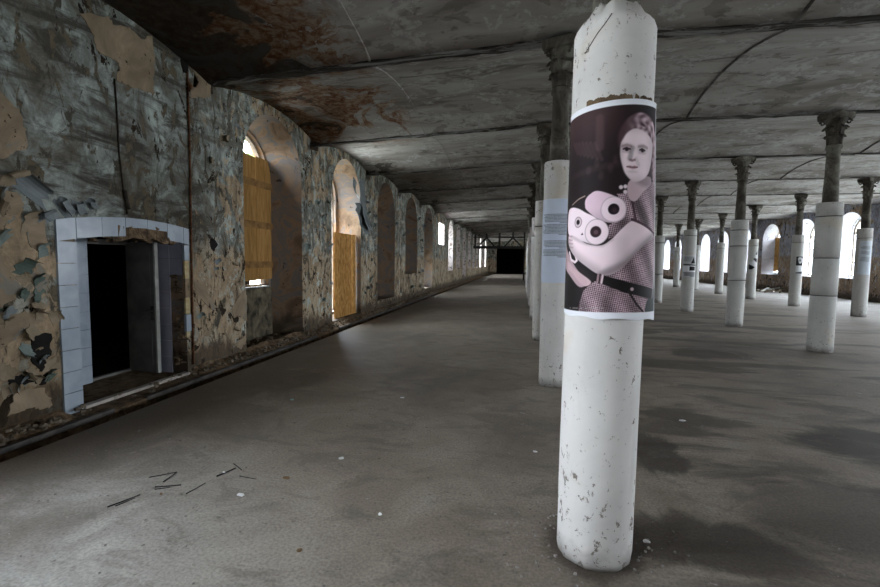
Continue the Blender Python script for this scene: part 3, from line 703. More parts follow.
# rubble along the wall foot (uncountable)
mb = MB()
for _ in range(900):
    y = 2.4 + rnd.random() ** 1.5 * 30
    if 3.4 < y < 5.2 and rnd.random() < .7: continue
    mb.chunk((rnd.uniform(-4.20, -3.95), y, rnd.uniform(.03, .07)), rnd.uniform(.010, .034) * (1 + y * .03), .5)
for _ in range(90): mb.chunk((rnd.uniform(-4.75, -4.0), WY(1) + rnd.uniform(-.8, 1.6), .05 + rnd.uniform(-.02, .02)), rnd.uniform(.02, .05), .5)
o = mb.build('plaster_rubble', M['rubble'], kind='stuff'); tag(o, 'crumbled plaster rubble lying along the foot of the left wall', 'rubble')
mb = MB()
for _ in range(520):
    x, y = rnd.uniform(-3.5, 6), 1.4 + rnd.random() ** 1.6 * 11
    r = rnd.uniform(.003, .010)
    if all(math.hypot(x - cx, y - BY(i)) > .23 for cx in ROWX.values() for i in range(5)): mb.chunk((x, y, .0015), r, .35)
for _ in range(260):
    r = rnd.uniform(.003, .009); mb.chunk((rnd.uniform(-3.3, .1), rnd.uniform(1.5, 4.5), .0015), r, .35)
for _ in range(140):
    a = rnd.uniform(0, 6.28); q = rnd.uniform(.215, .5); mb.chunk((ROWX[1] + q * math.cos(a), Y0 + q * math.sin(a), .002), rnd.uniform(.003, .012), .5)
o = mb.build('floor_grit', M['grit'], kind='stuff'); tag(o, 'scattered fine grit and chips over the concrete floor', 'grit')

# ------------------------------------------------------------------ columns
def casing_profile(r, h, bands, chamfer=False):
    zs = [0.0, .03, .3, .6, 1.0, 1.4, 1.8, 2.2]
    prof = [(r - .006, 0.0), (r, .03)]; mat = []
    pts = sorted([z for z in (.35, .7, 1.2, 1.6, 2.0, 2.3) if z < h - .1])
    for z in pts: prof.append((r, z))
    for b in bands: prof += [(r, b - .0065), (r - .010, b - .005), (r - .010, b + .005), (r, b + .0065)]
    prof.sort(key=lambda p: p[1])
    if chamfer: prof += [(r, h - .075), (r - .008, h - .05), (r - .045, h - .015), (.115, h + .035), (.085, h + .03)]
    else: prof += [(r, h - .02), (r - .006, h), (.09, h + .004)]
    return prof
def make_casing(r, h, bands, mat, rough=.0, chamfer=False, name='casing'):
    mb = MB(); seg = 48
    def jit(t, z):
        if not rough: return (0, 0)
        f = mnoise.noise(Vector((math.cos(t) * 2, math.sin(t) * 2, z * 3))) * rough
        if z < .04: f += mnoise.noise(Vector((math.cos(t) * 4, math.sin(t) * 4, 9))) * rough * 3
        dz = mnoise.noise(Vector((math.cos(t) * 5, math.sin(t) * 5, 3))) * .035 if chamfer and z > h - .06 else 0
        return f, dz
    prof = casing_profile(r, h, bands, chamfer)
    mb.lathe(prof, seg, jit, cap=(True, False))
    for f in mb.bm.faces:
        zc = f.calc_center_median().z
        if any(abs(zc - b) < .0062 for b in bands) and f.calc_area() < .1: f.material_index = 1
    return mb.build(name, [mat, M['groove']])
def make_shaft(z0):
    mb = MB()
    mb.lathe([(.112, z0 - .12), (.110, z0 + .2), (.100, 3.0), (.094, 3.47), (.112, 3.485), (.116, 3.51), (.112, 3.535), (.092, 3.55)], 28)
    return mb.build('shaft', M['shaft'])
def leaf_mesh(mb, th, z0, z1, r0, r1, w, curl):
    F = []; n = 6
    for i in range(n + 1):
        v = i / n; ww = w * (0.75 + .5 * math.sin(v * PI * .8)) * (1 - .55 * max(0, v - .6) / .4)
        z = z0 + (z1 - z0) * (v if v < .85 else .85 - (v - .85) * 1.2); r = r0 + (r1 - r0) * v ** 2 + curl * max(0, v - .7) ** 1.2
        row = []
        for j in range(3):
            a = th + (j - 1) * ww / r0; rr = r + (.012 if j == 1 else -.004 * (i % 2))
            row.append((rr * math.cos(a), rr * math.sin(a), z))
        F.append(row)
    f = [[mb.v(p) for p in r] for r in F]; b = [[mb.v((p[0] * .90, p[1] * .90, p[2] - .004)) for p in r] for r in F]
    for i in range(n):
        for j in range(2):
            mb.face([f[i][j], f[i][j + 1], f[i + 1][j + 1], f[i + 1][j]]); mb.face([b[i][j], b[i + 1][j], b[i + 1][j + 1], b[i][j + 1]])
        for j in (0, 2): mb.face([f[i][j], f[i + 1][j], b[i + 1][j], b[i][j]])
    for i in (0, n):
        for j in range(2): mb.face([f[i][j], f[i][j + 1], b[i][j + 1], b[i][j]])
def make_capital():
    mb = MB()
    mb.lathe([(.090, 3.54), (.088, 3.66), (.096, 3.78), (.120, 3.88), (.155, 3.945), (.165, 3.965), (.160, 3.975)], 24)
    for k in range(8): leaf_mesh(mb, 2 * PI * k / 8, 3.55, 3.74, .098, .128, .036, .10)
    for k in range(8): leaf_mesh(mb, 2 * PI * (k + .5) / 8, 3.64, 3.90, .100, .150, .034, .12)
    for k in range(4):                                # corner volutes
        a = PI / 4 + PI / 2 * k; c = Vector((math.cos(a), math.sin(a), 0)); pts = []
        for q in range(12):
            t = q / 11 * 2.2 * PI; rr = .040 * (1 - .6 * q / 11)
            pts.append(c * (.178 + rr * math.cos(t)) + Vector((0, 0, 3.925 + rr * math.sin(t))))
        mb.tube(pts, .014, 6)
    ring = []
    for k in range(4):                                # concave abacus with cut corners
        a = PI / 4 + PI / 2 * k
        for da, r in ((-.09, .250), (.09, .250), (PI / 8, .205), (PI / 4, .190), (3 * PI / 8, .205)): ring.append((r * math.cos(a + da), r * math.sin(a + da)))
    mb.prism([(x * .95, y * .95, 3.965) for x, y in ring], [(x, y, 3.99) for x, y in ring])
    mb.prism([(x, y, 3.99) for x, y in ring], [(x * 1.02, y * 1.02, 4.062) for x, y in ring])
    return mb.build('capital', M['shaft'])
protos = {}
def column(row, i, casing_key, z0, label, rz=0.0):
    t = thing('column', (ROWX[row], BY(i), 0), label, 'column', 'cast-iron columns in white casings', rz); t['kind'] = 'thing'
    for key, fn in (('shaft%.1f' % z0, lambda: make_shaft(z0)), ('capital', make_capital), casing_key):
        if key in protos: o = protos[key].copy(); C.objects.link(o)
        else: o = protos[key] = fn()
        o.parent = t
    return t
main = column(1, 0, ('c_main', lambda: make_casing(.188, 2.67, [], M['casing'], .0035, True)), 2.67, 'nearest white column, wrapped in the large photo poster of a woman', 0.3)
MAINTILT = .0040
main.rotation_euler = (0, MAINTILT, 0)
FA = math.atan2(-Y0, -ROWX[1])
mb = MB(); mb.tube([(.189 * math.cos(FA + a), .189 * math.sin(FA + a), z) for a, z in ((-.74, 2.475), (-.58, 2.505), (-.40, 2.545), (-.24, 2.575), (-.08, 2.615))], .0022, 5)
mb.build('crack', M['groove'], main, label='dark crack near the top of the casing')
mb = MB(); rq = random.Random(5); pr = None                # strip of old glue above the poster
for k in range(60):
    a = -.62 + k * .030; zt = 2.258 + .003 * math.sin(k * .7) + rq.uniform(-.003, .003); zb = 2.225 + .012 * k / 60
    if k < 24: zt -= .010 * (24 - k) / 24
    if k in (37, 38, 43): zt = zb + .001
    row = [mb.v((r * math.cos(FA + a), r * math.sin(FA + a), z)) for r, z in ((.186, zb), (.1915, zb), (.1915, zt), (.186, zt))]
    if pr:
        for q in range(4): mb.face([pr[q], pr[(q + 1) % 4], row[(q + 1) % 4], row[q]])
    pr = row
mb.build('glue_strip', M['mortar'], main, label='brown strip of old glue above the poster')
column(1, 1, ('c_text', lambda: make_casing(.168, 2.69, [], M['casing'], .003)), 2.69, 'white column just behind the poster column, with a printed text sheet', 1.2)
ordn = ['third', 'fourth', 'fifth', 'sixth', 'seventh', 'eighth']
for k in range(6):
    column(1, 2 + k, ('c_mid', lambda: make_casing(.178, 2.66, [2.18], M['casing'], .003)), 2.66,
           'half-hidden white column, %s in the middle row counting from the poster column' % ordn[k], k * 1.3)
column(2, 2, ('c_r2a', lambda: make_casing(.185, 2.575, [2.34, 1.63, .985], M['casing_far'], .002)), 2.575, 'large grey-white column at right with three dark joint lines and no notices', .5)
column(2, 3, ('c_r2b', lambda: make_casing(.185, 2.575, [2.33, 1.95, 1.12], M['casing_far'], .002)), 2.575, 'grey-white banded column without notices, next behind the large right one', 1.9)
column(2, 4, ('c_r2c', lambda: make_casing(.185, 2.575, [2.38], M['casing_far'], .002)), 2.575, 'grey-white column with a text notice and small black picture around it', 2.6)
column(2, 5, ('c_r2d', lambda: make_casing(.185, 2.575, [2.30, 1.10], M['casing_far'], .002)), 2.575, 'grey-white column right beside the edge of the woman poster', 3.3)
lab3 = ['rightmost column, at the right edge, carrying a pale text sheet', 'column with a black and white picture notice, between two bright windows',
        'column with a slanted torn black and white strip pasted on it', 'plain white column left of the banded one, in front of a bright window',
        'thin far column mostly hidden behind the column with the text notice', 'small far plain white column, leftmost of the far right row']
for k in range(6):
    column(3, 4 + k, ('c_r3', lambda: make_casing(.182, 2.61, [2.32], M['casing_far'], .002)), 2.61, lab3[k], k * .9 + .2)

# ------------------------------------------------------------------ paper on the columns: printed sheets, colours per vertex
def facing(cx, cy): return math.atan2(-cy, -cx)
def sheet(name, cx, cy, r, s0, s1, z0f, z1f, step, paint, label, cat, bulge=None, rsc=None, group=None, thick=.0012, tilt=0.0):
    """paper wrapped on a column; s = arc position from the line facing the hall entrance, z = height"""
    R = rsc or r
    nu = max(8, int((s1 - s0) / step)); nv = max(8, int((z1f(0) - z0f(0)) / step))
    s = np.linspace(s0, s1, nu + 1); v = np.linspace(0, 1, nv + 1)
    Sg, V = np.meshgrid(s, v)
    lo = z0f(Sg); hi = z1f(Sg); Z = lo + (hi - lo) * V
    th = Sg / R + facing(cx, cy)
    if bulge: dl, off = bulge(Sg, Z)
    else: dl = np.zeros_like(Z); off = np.zeros_like(Z)
    n = math.hypot(cx, cy); ex, ey = cy / n, -cx / n
    Xg = cx + tilt * Z + ex * off + (r + .003 + dl) * np.cos(th); Yg = cy + ey * off + (r + .003 + dl) * np.sin(th)
    col = np.clip(paint(Sg, Z), 0, 1)
    co = np.stack([Xg, Yg, Z], -1).reshape(-1, 3).astype(np.float32)
    idx = np.arange(co.shape[0]).reshape(nv + 1, nu + 1)
    q = np.stack([idx[:-1, :-1], idx[:-1, 1:], idx[1:, 1:], idx[1:, :-1]], -1).reshape(-1, 4)
    me = bpy.data.meshes.new(name)
    me.vertices.add(len(co)); me.vertices.foreach_set('co', co.ravel())
    me.loops.add(q.size); me.loops.foreach_set('vertex_index', q.ravel().astype(np.int32))
    me.polygons.add(len(q)); me.polygons.foreach_set('loop_start', (np.arange(len(q)) * 4).astype(np.int32))
    me.polygons.foreach_set('use_smooth', np.ones(len(q), dtype=bool))
    me.update(calc_edges=True)
    at = me.color_attributes.new('print', 'FLOAT_COLOR', 'POINT')
    lc = np.where(col <= .04045, col / 12.92, ((col + .055) / 1.055) ** 2.4)
    rgba = np.concatenate([lc.reshape(-1, 3), np.ones((len(co), 1))], 1).astype(np.float32)
    at.data.foreach_set('color', rgba.ravel())
    me.materials.append(PRINT)
    o = bpy.data.objects.new(name, me); C.objects.link(o)
    md = o.modifiers.new('paper', 'SOLIDIFY'); md.thickness = thick; md.offset = -1
    tag(o, label, cat, group); return o
_n = NT('printed_paper', 0.6, 0.12)
_a = _n.t.nodes.new('ShaderNodeVertexColor'); _a.layer_name = 'print'
PRINT = _n.finish(_a.outputs['Color'])

def smooth_poly(p, n=6):
    p = [np.array(q) for q in p]; o = []; L = len(p)
    for i in range(L):
        a, b, c, d = p[i - 1], p[i], p[(i + 1) % L], p[(i + 2) % L]
        for k in range(n):
            t = k / n
            o.append(.5 * (2 * b + (c - a) * t + (2 * a - 5 * b + 4 * c - d) * t * t + (3 * b - a - 3 * c + d) * t ** 3))
    return o
def sd_poly(S, Z, pts):
    d = np.full(S.shape, 9.0); ins = np.zeros(S.shape, bool); L = len(pts)
    for i in range(L):
        ax, ay = pts[i]; bx, by = pts[(i + 1) % L]
        ex, ey = bx - ax, by - ay
        t = np.clip(((S - ax) * ex + (Z - ay) * ey) / (ex * ex + ey * ey + 1e-12), 0, 1)
        d = np.minimum(d, np.hypot(S - ax - t * ex, Z - ay - t * ey))
        c = ((ay > Z) != (by > Z)) & (S < (bx - ax) * (Z - ay) / (by - ay + 1e-12) + ax)
        ins ^= c
    return np.where(ins, -d, d)
def ss(x, a, b):
    t = np.clip((x - a) / (b - a), 0, 1); return t * t * (3 - 2 * t)
class Paint:
    def __init__(s, S, Z, base): s.S, s.Z = S, Z; s.c = np.ones(S.shape + (3,)) * (np.array(base) / 255.)
    def put(s, m, col):
        col = np.asarray(col, float); col = col / 255. if col.max() > 1.5 else col
        s.c = s.c * (1 - m[..., None]) + col * m[..., None]
    def mul(s, m, k): s.c = s.c * (1 - m[..., None] * (1 - k))
    def poly(s, pts, soft=.004, smooth=True, grow=0):
        return 1 - ss(sd_poly(s.S, s.Z, smooth_poly(pts) if smooth else pts) - grow, -soft / 2, soft / 2)
    def ell(s, c, rx, rz, soft=.3, rot=0):
        x, z = s.S - c[0], s.Z - c[1]; a, b = math.cos(rot), math.sin(rot)
        return 1 - ss(np.hypot((x * a + z * b) / rx, (-x * b + z * a) / rz), 1 - soft, 1 + soft)
    def line(s, pts, w, soft=.003):
        d = np.full(s.S.shape, 9.)
        for (ax, ay), (bx, by) in zip(pts, pts[1:]):
            ex, ey = bx - ax, by - ay; t = np.clip(((s.S - ax) * ex + (s.Z - ay) * ey) / (ex * ex + ey * ey + 1e-12), 0, 1)
            d = np.minimum(d, np.hypot(s.S - ax - t * ex, s.Z - ay - t * ey))
        return 1 - ss(d, w / 2, w / 2 + soft)
PP = {
 'face': [(0.096,2.124),(0.057,2.09),(0.04,2.053),(0.036,1.991),(0.047,1.941),(0.064,1.895),(0.104,1.868),(0.155,1.882),(0.194,1.916),(0.22,1.996),(0.226,2.057),(0.192,2.102),(0.14,2.119)],
 'hair': [(0.054,2.04),(0.043,2.053),(0.047,2.099),(0.061,2.127),(0.082,2.153),(0.129,2.176),(0.183,2.167),(0.234,2.14),(0.264,2.065),(0.267,1.979),(0.296,1.896),(0.209,1.875),(0.211,1.961),(0.218,2.03),(0.192,2.085),(0.141,2.107),(0.101,2.108),(0.062,2.074)],
 'eyeL': [(0.067,2.014)],
 'eyeR': [(0.146,2.012)],
 'browL': [(0.05,2.029),(0.079,2.031)],
 'browR': [(0.129,2.028),(0.178,2.032)],
 'nose': [(0.095,2.008),(0.086,1.983),(0.085,1.968),(0.107,1.965)],
 'mouth': [(0.064,1.934),(0.081,1.937),(0.094,1.933),(0.122,1.931)],
 'neck': [(0.084,1.874),(0.195,1.899),(0.209,1.866),(0.155,1.827),(0.114,1.783),(0.08,1.798)],
 'flower': [(0.046,1.844),(0.065,1.847),(0.065,1.823)],
 'dress': [(0.209,1.875),(0.296,1.896),(0.296,1.757),(0.295,1.647),(0.295,1.51),(0.246,1.384),(0.205,1.337),(0.186,1.274),(-0.133,1.264),(-0.125,1.318),(-0.106,1.371),(-0.07,1.404),(-0.02,1.441),(0.034,1.47),(0.137,1.574),(0.1,1.66),(-0.003,1.611),(-0.004,1.671),(0.046,1.703),(0.06,1.756),(0.029,1.815),(0.065,1.815),(0.079,1.832),(0.114,1.799),(0.155,1.836)],
 'sp1': [(-0.113,1.77),(-0.111,1.797),(-0.09,1.819),(-0.053,1.832),(0.019,1.805),(0.065,1.772),(0.066,1.713),(0.021,1.685),(-0.04,1.698),(-0.102,1.746)],
 'sp1c': [(0.017,1.744),(0.07,1.744),(0.018,1.688)],
 'sp1h': [(0.017,1.746),(0.043,1.746),(0.017,1.719)],
 'sp2': [(-0.257,1.774),(-0.175,1.768),(-0.108,1.736),(-0.056,1.707),(-0.003,1.644),(-0.043,1.586),(-0.123,1.602),(-0.224,1.635)],
 'sp2h': [(-0.152,1.694),(-0.126,1.692),(-0.151,1.668)],
 'sp3c': [(-0.054,1.643),(-0.0,1.642),(-0.053,1.585)],
 'sp3h': [(-0.058,1.645),(-0.034,1.644),(-0.057,1.62)],
 'tri': [(-0.124,1.647),(-0.135,1.631),(-0.116,1.63)],
 'arm': [(0.099,1.692),(0.157,1.673),(0.241,1.633),(0.151,1.575),(0.039,1.464),(-0.03,1.446),(-0.107,1.49),(-0.183,1.543),(-0.23,1.595),(-0.227,1.636),(-0.169,1.627),(-0.098,1.59),(-0.032,1.582),(0.012,1.611),(0.056,1.66)],
 'arm2': [(-0.229,1.506),(-0.162,1.471),(-0.082,1.423),(-0.076,1.401),(-0.111,1.393),(-0.179,1.448),(-0.226,1.47)],
 'strap': [(-0.218,1.594),(-0.188,1.552),(-0.12,1.501),(-0.05,1.452),(-0.049,1.413),(-0.119,1.472),(-0.192,1.512),(-0.221,1.565)],
 'belt': [(-0.02,1.444),(0.091,1.413),(0.223,1.385),(0.209,1.337),(0.071,1.367),(-0.024,1.406)],
 'buckle': [(-0.045,1.45),(-0.018,1.441),(-0.023,1.406),(-0.049,1.413)],
 'rivet': [(0.103,1.383)],
 'string': [(0.087,1.372),(0.127,1.312),(0.162,1.278),(0.202,1.237)],
 'sleeve': [(0.096,1.698),(0.157,1.678),(0.263,1.634)],
 'thread': [(-0.2,1.782),(-0.151,1.804),(-0.116,1.814)],
 'loop': [(-0.215,1.551),(-0.192,1.512),(-0.151,1.506),(-0.161,1.529)],
 'top': [(-0.219,2.19),(-0.096,2.2),(0.007,2.208),(0.109,2.214),(0.298,2.229)],
 'topi': [(-0.219,2.181),(-0.095,2.187),(0.007,2.199),(0.109,2.208),(0.298,2.216)],
 'bot': [(-0.217,1.262),(-0.078,1.269),(0.052,1.274),(0.295,1.276)],
 'boto': [(-0.224,1.244),(-0.078,1.243),(0.052,1.241),(0.249,1.232)],
 'folds': [(-0.202,2.078),(-0.081,2.002),(-0.054,2.15),(-0.051,2.031)],
}

def paint_woman(S, Z):
    S = S + .004
    p = Paint(S, Z, (34, 26, 28))
    # dim workshop behind her
    p.put(ss(Z, 1.95, 2.2) * .55 * ss(S, .2, -.1), (96, 70, 72))
    for k in range(7):
        x = -.205 + k * .022; p.put(p.line([(x, 2.075 - k * .004), (x + .035, 2.02 - k * .008)], .006, .010) * .28, (110, 86, 90))
    p.put(p.line([(-.052, 2.16), (-.05, 2.03)], .018, .02) * .5, (98, 76, 78))
    p.put(p.line([(-.2, 1.915), (.03, 1.95)], .008, .02) * .2, (100, 78, 82))
    for k, (x, z) in enumerate(((-.06, 1.96), (-.1, 1.93), (.0, 1.93), (-.04, 1.90), (.02, 1.97))): p.put(p.ell((x, z), .012, .02, .6) * .2, (120, 96, 100))
    p.put(p.poly([(-.3, 1.60), (-.19, 1.56), (-.13, 1.42), (-.16, 1.25), (-.3, 1.25)], .02), (30, 27, 27))
    # hair behind the face
    p.put(p.poly([(.03, 2.04), (.036, 2.10), (.07, 2.150), (.125, 2.178), (.185, 2.172), (.236, 2.143), (.262, 2.06), (.262, 1.95), (.262, 1.87), (.2, 1.87), (.1, 1.95), (.05, 2.0)], .016), (70, 50, 55))
    # dress
    dm = p.poly(PP['dress'], .004, False)
    a, b = S * math.cos(.6) + Z * math.sin(.6), -S * math.sin(.6) + Z * math.cos(.6)
    w = .0125
    chk = ((np.floor(a / w * 2) + np.floor(b / w * 2)) % 2)
    dress = np.where(chk[..., None] > .5, np.array((212, 184, 192.)), np.array((104, 78, 90.))) / 255.
    fold = .82 + .18 * np.sin((S * 1.2 + Z * .55) * 46) * np.sin(Z * 13 + 1)
    p.put(dm, (160, 130, 140)); p.c = p.c * (1 - dm[..., None]) + dress * np.clip(fold, .6, 1.05)[..., None] * dm[..., None]
    p.mul(dm * p.poly([(.06, 1.75), (.10, 1.66), (.16, 1.60), (.10, 1.52), (.0, 1.45), (-.02, 1.6), (.04, 1.70)], .05) * .45, .45)
    p.mul(dm * p.line([(.10, 1.80), (.17, 1.70), (.18, 1.62)], .012, .03) * .5, .5)
    p.mul(dm * ss(S, -.06, -.14) * .35, .55); p.mul(dm * p.line([(.02, 1.40), (-.02, 1.26)], .01, .03) * .4, .6)
    p.put(p.line([(.078, 1.83), (.100, 1.77), (.114, 1.70)], .006, .006) * .8, (58, 40, 46))
    # neck
    p.put(p.poly(PP['neck'], .006), (196, 172, 178)); p.mul(p.poly([(.10, 1.885), (.16, 1.895), (.215, 1.93), (.215, 1.86), (.15, 1.852)], .03) * .55, .55)
    # face
    fm = p.poly([(.104, 2.108), (.066, 2.088), (.045, 2.053), (.039, 1.995), (.048, 1.945), (.066, 1.900), (.104, 1.869), (.150, 1.882), (.190, 1.918), (.215, 1.990), (.221, 2.050), (.200, 2.090), (.15, 2.108)], .010)
    p.put(fm, (236, 217, 222)); p.mul(fm * ss(S, .15, .23) * .45, .66); p.mul(fm * ss(Z, 1.92, 1.865) * .35, .66); p.mul(fm * ss(S, .066, .036) * .4, .66); p.mul(fm * ss(Z, 2.07, 2.11) * .3, .7)
    p.put(fm * p.ell((.105, 2.062), .045, .025, .9) * .45, (238, 222, 226)); p.put(fm * p.ell((.075, 1.965), .02, .03, .9) * .3, (236, 218, 223)); p.put(fm * p.ell((.15, 1.96), .03, .03, .9) * .3, (232, 214, 219))
    for e, bq in (((.068, 2.012), [(.050, 2.027), (.066, 2.032), (.086, 2.028)]), ((.146, 2.010), [(.126, 2.027), (.150, 2.032), (.176, 2.026)])):
        p.mul(fm * p.ell((e[0], e[1] + .008), .024, .017, .9) * .5, .55)
        p.put(fm * p.line([(e[0] - .017, e[1] - .010), (e[0] + .014, e[1] - .011)], .003, .008) * .25, (150, 122, 128))
        p.put(p.ell((e[0], e[1]), .013, .0068, .5), (176, 154, 160)); p.put(p.ell((e[0], e[1] + .0005), .0085, .0078, .45), (36, 24, 28))
        p.put(p.line([(e[0] - .015, e[1] + .002), (e[0] - .002, e[1] + .008), (e[0] + .015, e[1] + .002)], .0035, .004) * .9, (50, 34, 38))
        p.put(p.line(bq, .004, .008) * .45, (110, 84, 88))
    p.mul(fm * p.line([(.095, 2.018), (.088, 1.992), (.083, 1.972)], .009, .014) * .55, .52); p.put(p.ell((.104, 1.988), .008, .024, .9) * .55, (242, 228, 232))
    p.put(p.line([(.084, 1.967), (.094, 1.963), (.106, 1.967)], .004, .006) * .7, (116, 84, 90)); p.mul(fm * p.line([(.112, 1.972), (.126, 1.945)], .004, .012) * .25, .6)
    p.put(p.poly([(.068, 1.936), (.083, 1.941), (.094, 1.938), (.106, 1.941), (.122, 1.935), (.098, 1.925)], .008) * .85, (168, 128, 136)); p.put(p.line([(.070, 1.935), (.094, 1.9335), (.120, 1.934)], .0025, .003) * .8, (92, 62, 68))
    p.mul(fm * p.ell((.097, 1.914), .022, .006, .9) * .4, .7); p.put(fm * p.ell((.10, 1.895), .018, .012, .9) * .3, (236, 218, 222))
    # hair: dark at the temple, lighter waves on top, a pale strand at the right
    hm = p.poly([(.040, 2.050), (.036, 2.080), (.046, 2.112), (.075, 2.153), (.130, 2.178), (.185, 2.168), (.232, 2.140), (.262, 2.07), (.262, 1.99), (.262, 1.90), (.226, 1.89), (.219, 1.95), (.222, 2.03), (.208, 2.068), (.17, 2.092), (.135, 2.104), (.10, 2.106), (.068, 2.086), (.048, 2.056)], .012)
    an = np.arctan2(Z - 2.03, S - .13); rd = np.hypot(S - .13, Z - 2.03)
    wv = .5 + .5 * np.sin(an * 17 + np.sin(rd * 90) * 1.3 + rd * 40); w2 = .5 + .5 * np.sin(rd * 210 + np.sin(an * 5) * 2.2)
    sh = np.clip(.25 + .45 * wv * ss(S, .05, .13) + .35 * w2 * ss(S, .08, .15), 0, 1) * (1 - .55 * ss(S, .09, .045))
    lo, hi = np.array((62, 44, 49.)) / 255, np.array((196, 170, 177.)) / 255
    hc = lo + (hi - lo) * sh[..., None]; p.c = p.c * (1 - hm[..., None]) + hc * hm[..., None]
    p.put(hm * p.ell((.150, 2.125), .016, .006, .7, -.3) * .8, (48, 32, 37)); p.put(hm * p.ell((.195, 2.085), .02, .007, .8, -.7) * .6, (60, 42, 47))
    p.put(p.line([(.218, 2.145), (.240, 2.10), (.246, 2.02), (.244, 1.93), (.248, 1.87)], .006, .006) * .8, (214, 194, 198))
    p.put(p.line([(.231, 2.02), (.233, 1.93), (.232, 1.885)], .005, .006) * .6, (84, 60, 66))
    p.put(p.line([(.230, 1.985), (.236, 1.93), (.232, 1.89)], .006, .006) * .5, (190, 166, 172))
    for f in PP['flower']: p.put(p.ell(f, .009, .009, .4), (225, 210, 214))
    # yarn cones
    p.put(p.line(PP['thread'], .003, .003) * .8, (180, 160, 150))
    s2 = p.poly([(-.250, 1.735), (-.235, 1.762), (-.195, 1.768), (-.150, 1.758), (-.108, 1.736), (-.056, 1.707), (-.003, 1.644), (-.043, 1.586), (-.123, 1.602), (-.224, 1.635), (-.252, 1.68)], .006); p.put(s2, (240, 222, 229)); p.mul(s2 * ss(Z, 1.64, 1.59) * .3, .7)
    s1 = p.poly(PP['sp1'], .006); p.put(s1, (220, 192, 206)); p.mul(s1 * ss(Z, 1.77, 1.69) * .35, .72)
    p.put(p.ell((.017, 1.745), .054, .057, .06), (233, 212, 221)); p.mul(p.ell((.017, 1.745), .056, .059, .05) * (1 - p.ell((.017, 1.745), .051, .054, .05)) * .6, .75)
    p.put(p.ell((.017, 1.746), .024, .025, .12), (30, 20, 24)); p.put(p.ell((.021, 1.741), .012, .013, .5) * .5, (84, 64, 70))
    p.put(p.ell((-.055, 1.644), .054, .059, .05), (236, 216, 224)); p.mul(p.ell((-.055, 1.644), .056, .061, .04) * (1 - p.ell((-.055, 1.644), .051, .056, .05)) * .7, .7)
    p.put(p.ell((-.058, 1.645), .025, .026, .12), (44, 28, 34)); p.put(p.ell((-.056, 1.643), .011, .011, .4) * .6, (110, 84, 92))
    p.put(p.ell((-.152, 1.694), .024, .026, .12), (140, 116, 124)); p.put(p.ell((-.152, 1.694), .020, .022, .15), (214, 194, 202)); p.put(p.ell((-.152, 1.694), .011, .012, .3), (30, 22, 26))
    p.put(p.poly([(-.124, 1.643), (-.132, 1.633), (-.118, 1.632)], .004, False), (50, 36, 40))
    # arms, hands, strap, belt
    p.put(p.poly(PP['arm2'], .006), (196, 168, 174)); p.put(p.poly([(-.3, 1.60), (-.21, 1.53), (-.15, 1.47), (-.09, 1.41), (-.13, 1.385), (-.2, 1.435), (-.3, 1.50)], .008) * .9, (188, 160, 166))
    p.put(p.poly(PP['strap'], .006), (28, 22, 24)); p.put(p.line([(-.215, 1.551), (-.195, 1.515), (-.165, 1.503), (-.152, 1.512), (-.16, 1.53)], .008, .004), (222, 206, 210))
    am = p.poly(PP['arm'], .006); p.put(am, (236, 214, 221))
    p.mul(am * p.line([(-.23, 1.59), (-.18, 1.535), (-.10, 1.483), (-.03, 1.440), (.04, 1.458), (.15, 1.57), (.24, 1.63)], .010, .05) * .55, .62)
    p.put(am * p.line([(-.16, 1.61), (-.06, 1.555), (.03, 1.58), (.10, 1.65)], .01, .04) * .35, (240, 222, 228))
    p.mul(am * p.line([(.02, 1.455), (.06, 1.53), (.05, 1.60)], .01, .05) * .3, .7); p.mul(am * p.line([(-.03, 1.448), (.08, 1.505), (.17, 1.59), (.24, 1.635)], .006, .022) * .5, .6); p.mul(am * p.line([(-.2, 1.63), (-.1, 1.592), (-.03, 1.583), (.01, 1.61)], .004, .015) * .4, .65)
    for k in range(4): p.put(p.line([(-.232 + k * .004, 1.632 - k * .018), (-.195 + k * .004, 1.628 - k * .018)], .0025, .004) * .5, (150, 118, 126))
    p.put(p.line([(.097, 1.700), (.157, 1.680), (.26, 1.636)], .007, .005), (72, 50, 58))
    bm = p.poly([(-.022, 1.445), (.09, 1.414), (.28, 1.372), (.28, 1.32), (.209, 1.335), (.071, 1.366), (-.026, 1.405)], .005, False); p.put(bm, (26, 23, 24))
    p.put(p.poly(PP['buckle'], .004, False), (150, 124, 130)); p.put(p.line([(-.033, 1.448), (-.037, 1.41)], .004, .003), (50, 36, 40)); p.put(p.line([(-.022, 1.444), (-.027, 1.408)], .004, .003), (210, 190, 196))
    p.put(p.ell((.103, 1.383), .008, .008, .4), (205, 180, 184))
    p.put(p.line(PP['string'], .006, .004), (36, 28, 30))
    p.put(p.line([(.25, 1.60), (.262, 1.45), (.238, 1.36), (.226, 1.26)], .004, .004) * .8, (170, 160, 160))
    p.put(p.poly([(.195, 1.335), (.3, 1.31), (.3, 1.24), (.182, 1.24)], .006), (44, 50, 48))
    # faint caption marks along the lower left edge
    rng = np.random.default_rng(4)
    for k in range(16):
        if rng.random() < .8: p.put(p.line([(-.205 + k * .012, 1.277 + .001 * k), (-.198 + k * .012, 1.278 + .001 * k)], .004, .002) * .5, (170, 165, 165))
    # white margins
    g = 1 - ss(Z, 1.266 + .008 * ss(S, -.2, .1), 1.270 + .008 * ss(S, -.2, .1))
    p.put(g, (226, 228, 234)); p.put(ss(Z - (2.196 + .045 * (S + .22)), 0, .003), (232, 234, 240)); p.put(ss(S, .264, .267), (228, 230, 236)); p.put(1 - ss(S, -.345, -.341), (228, 230, 236))
    return p.c
def bulge_main(S, Z):
    d = .006 + .017 * np.clip((2.2 - Z) / .95, 0, 1); return d, d - .001
rr = .1895
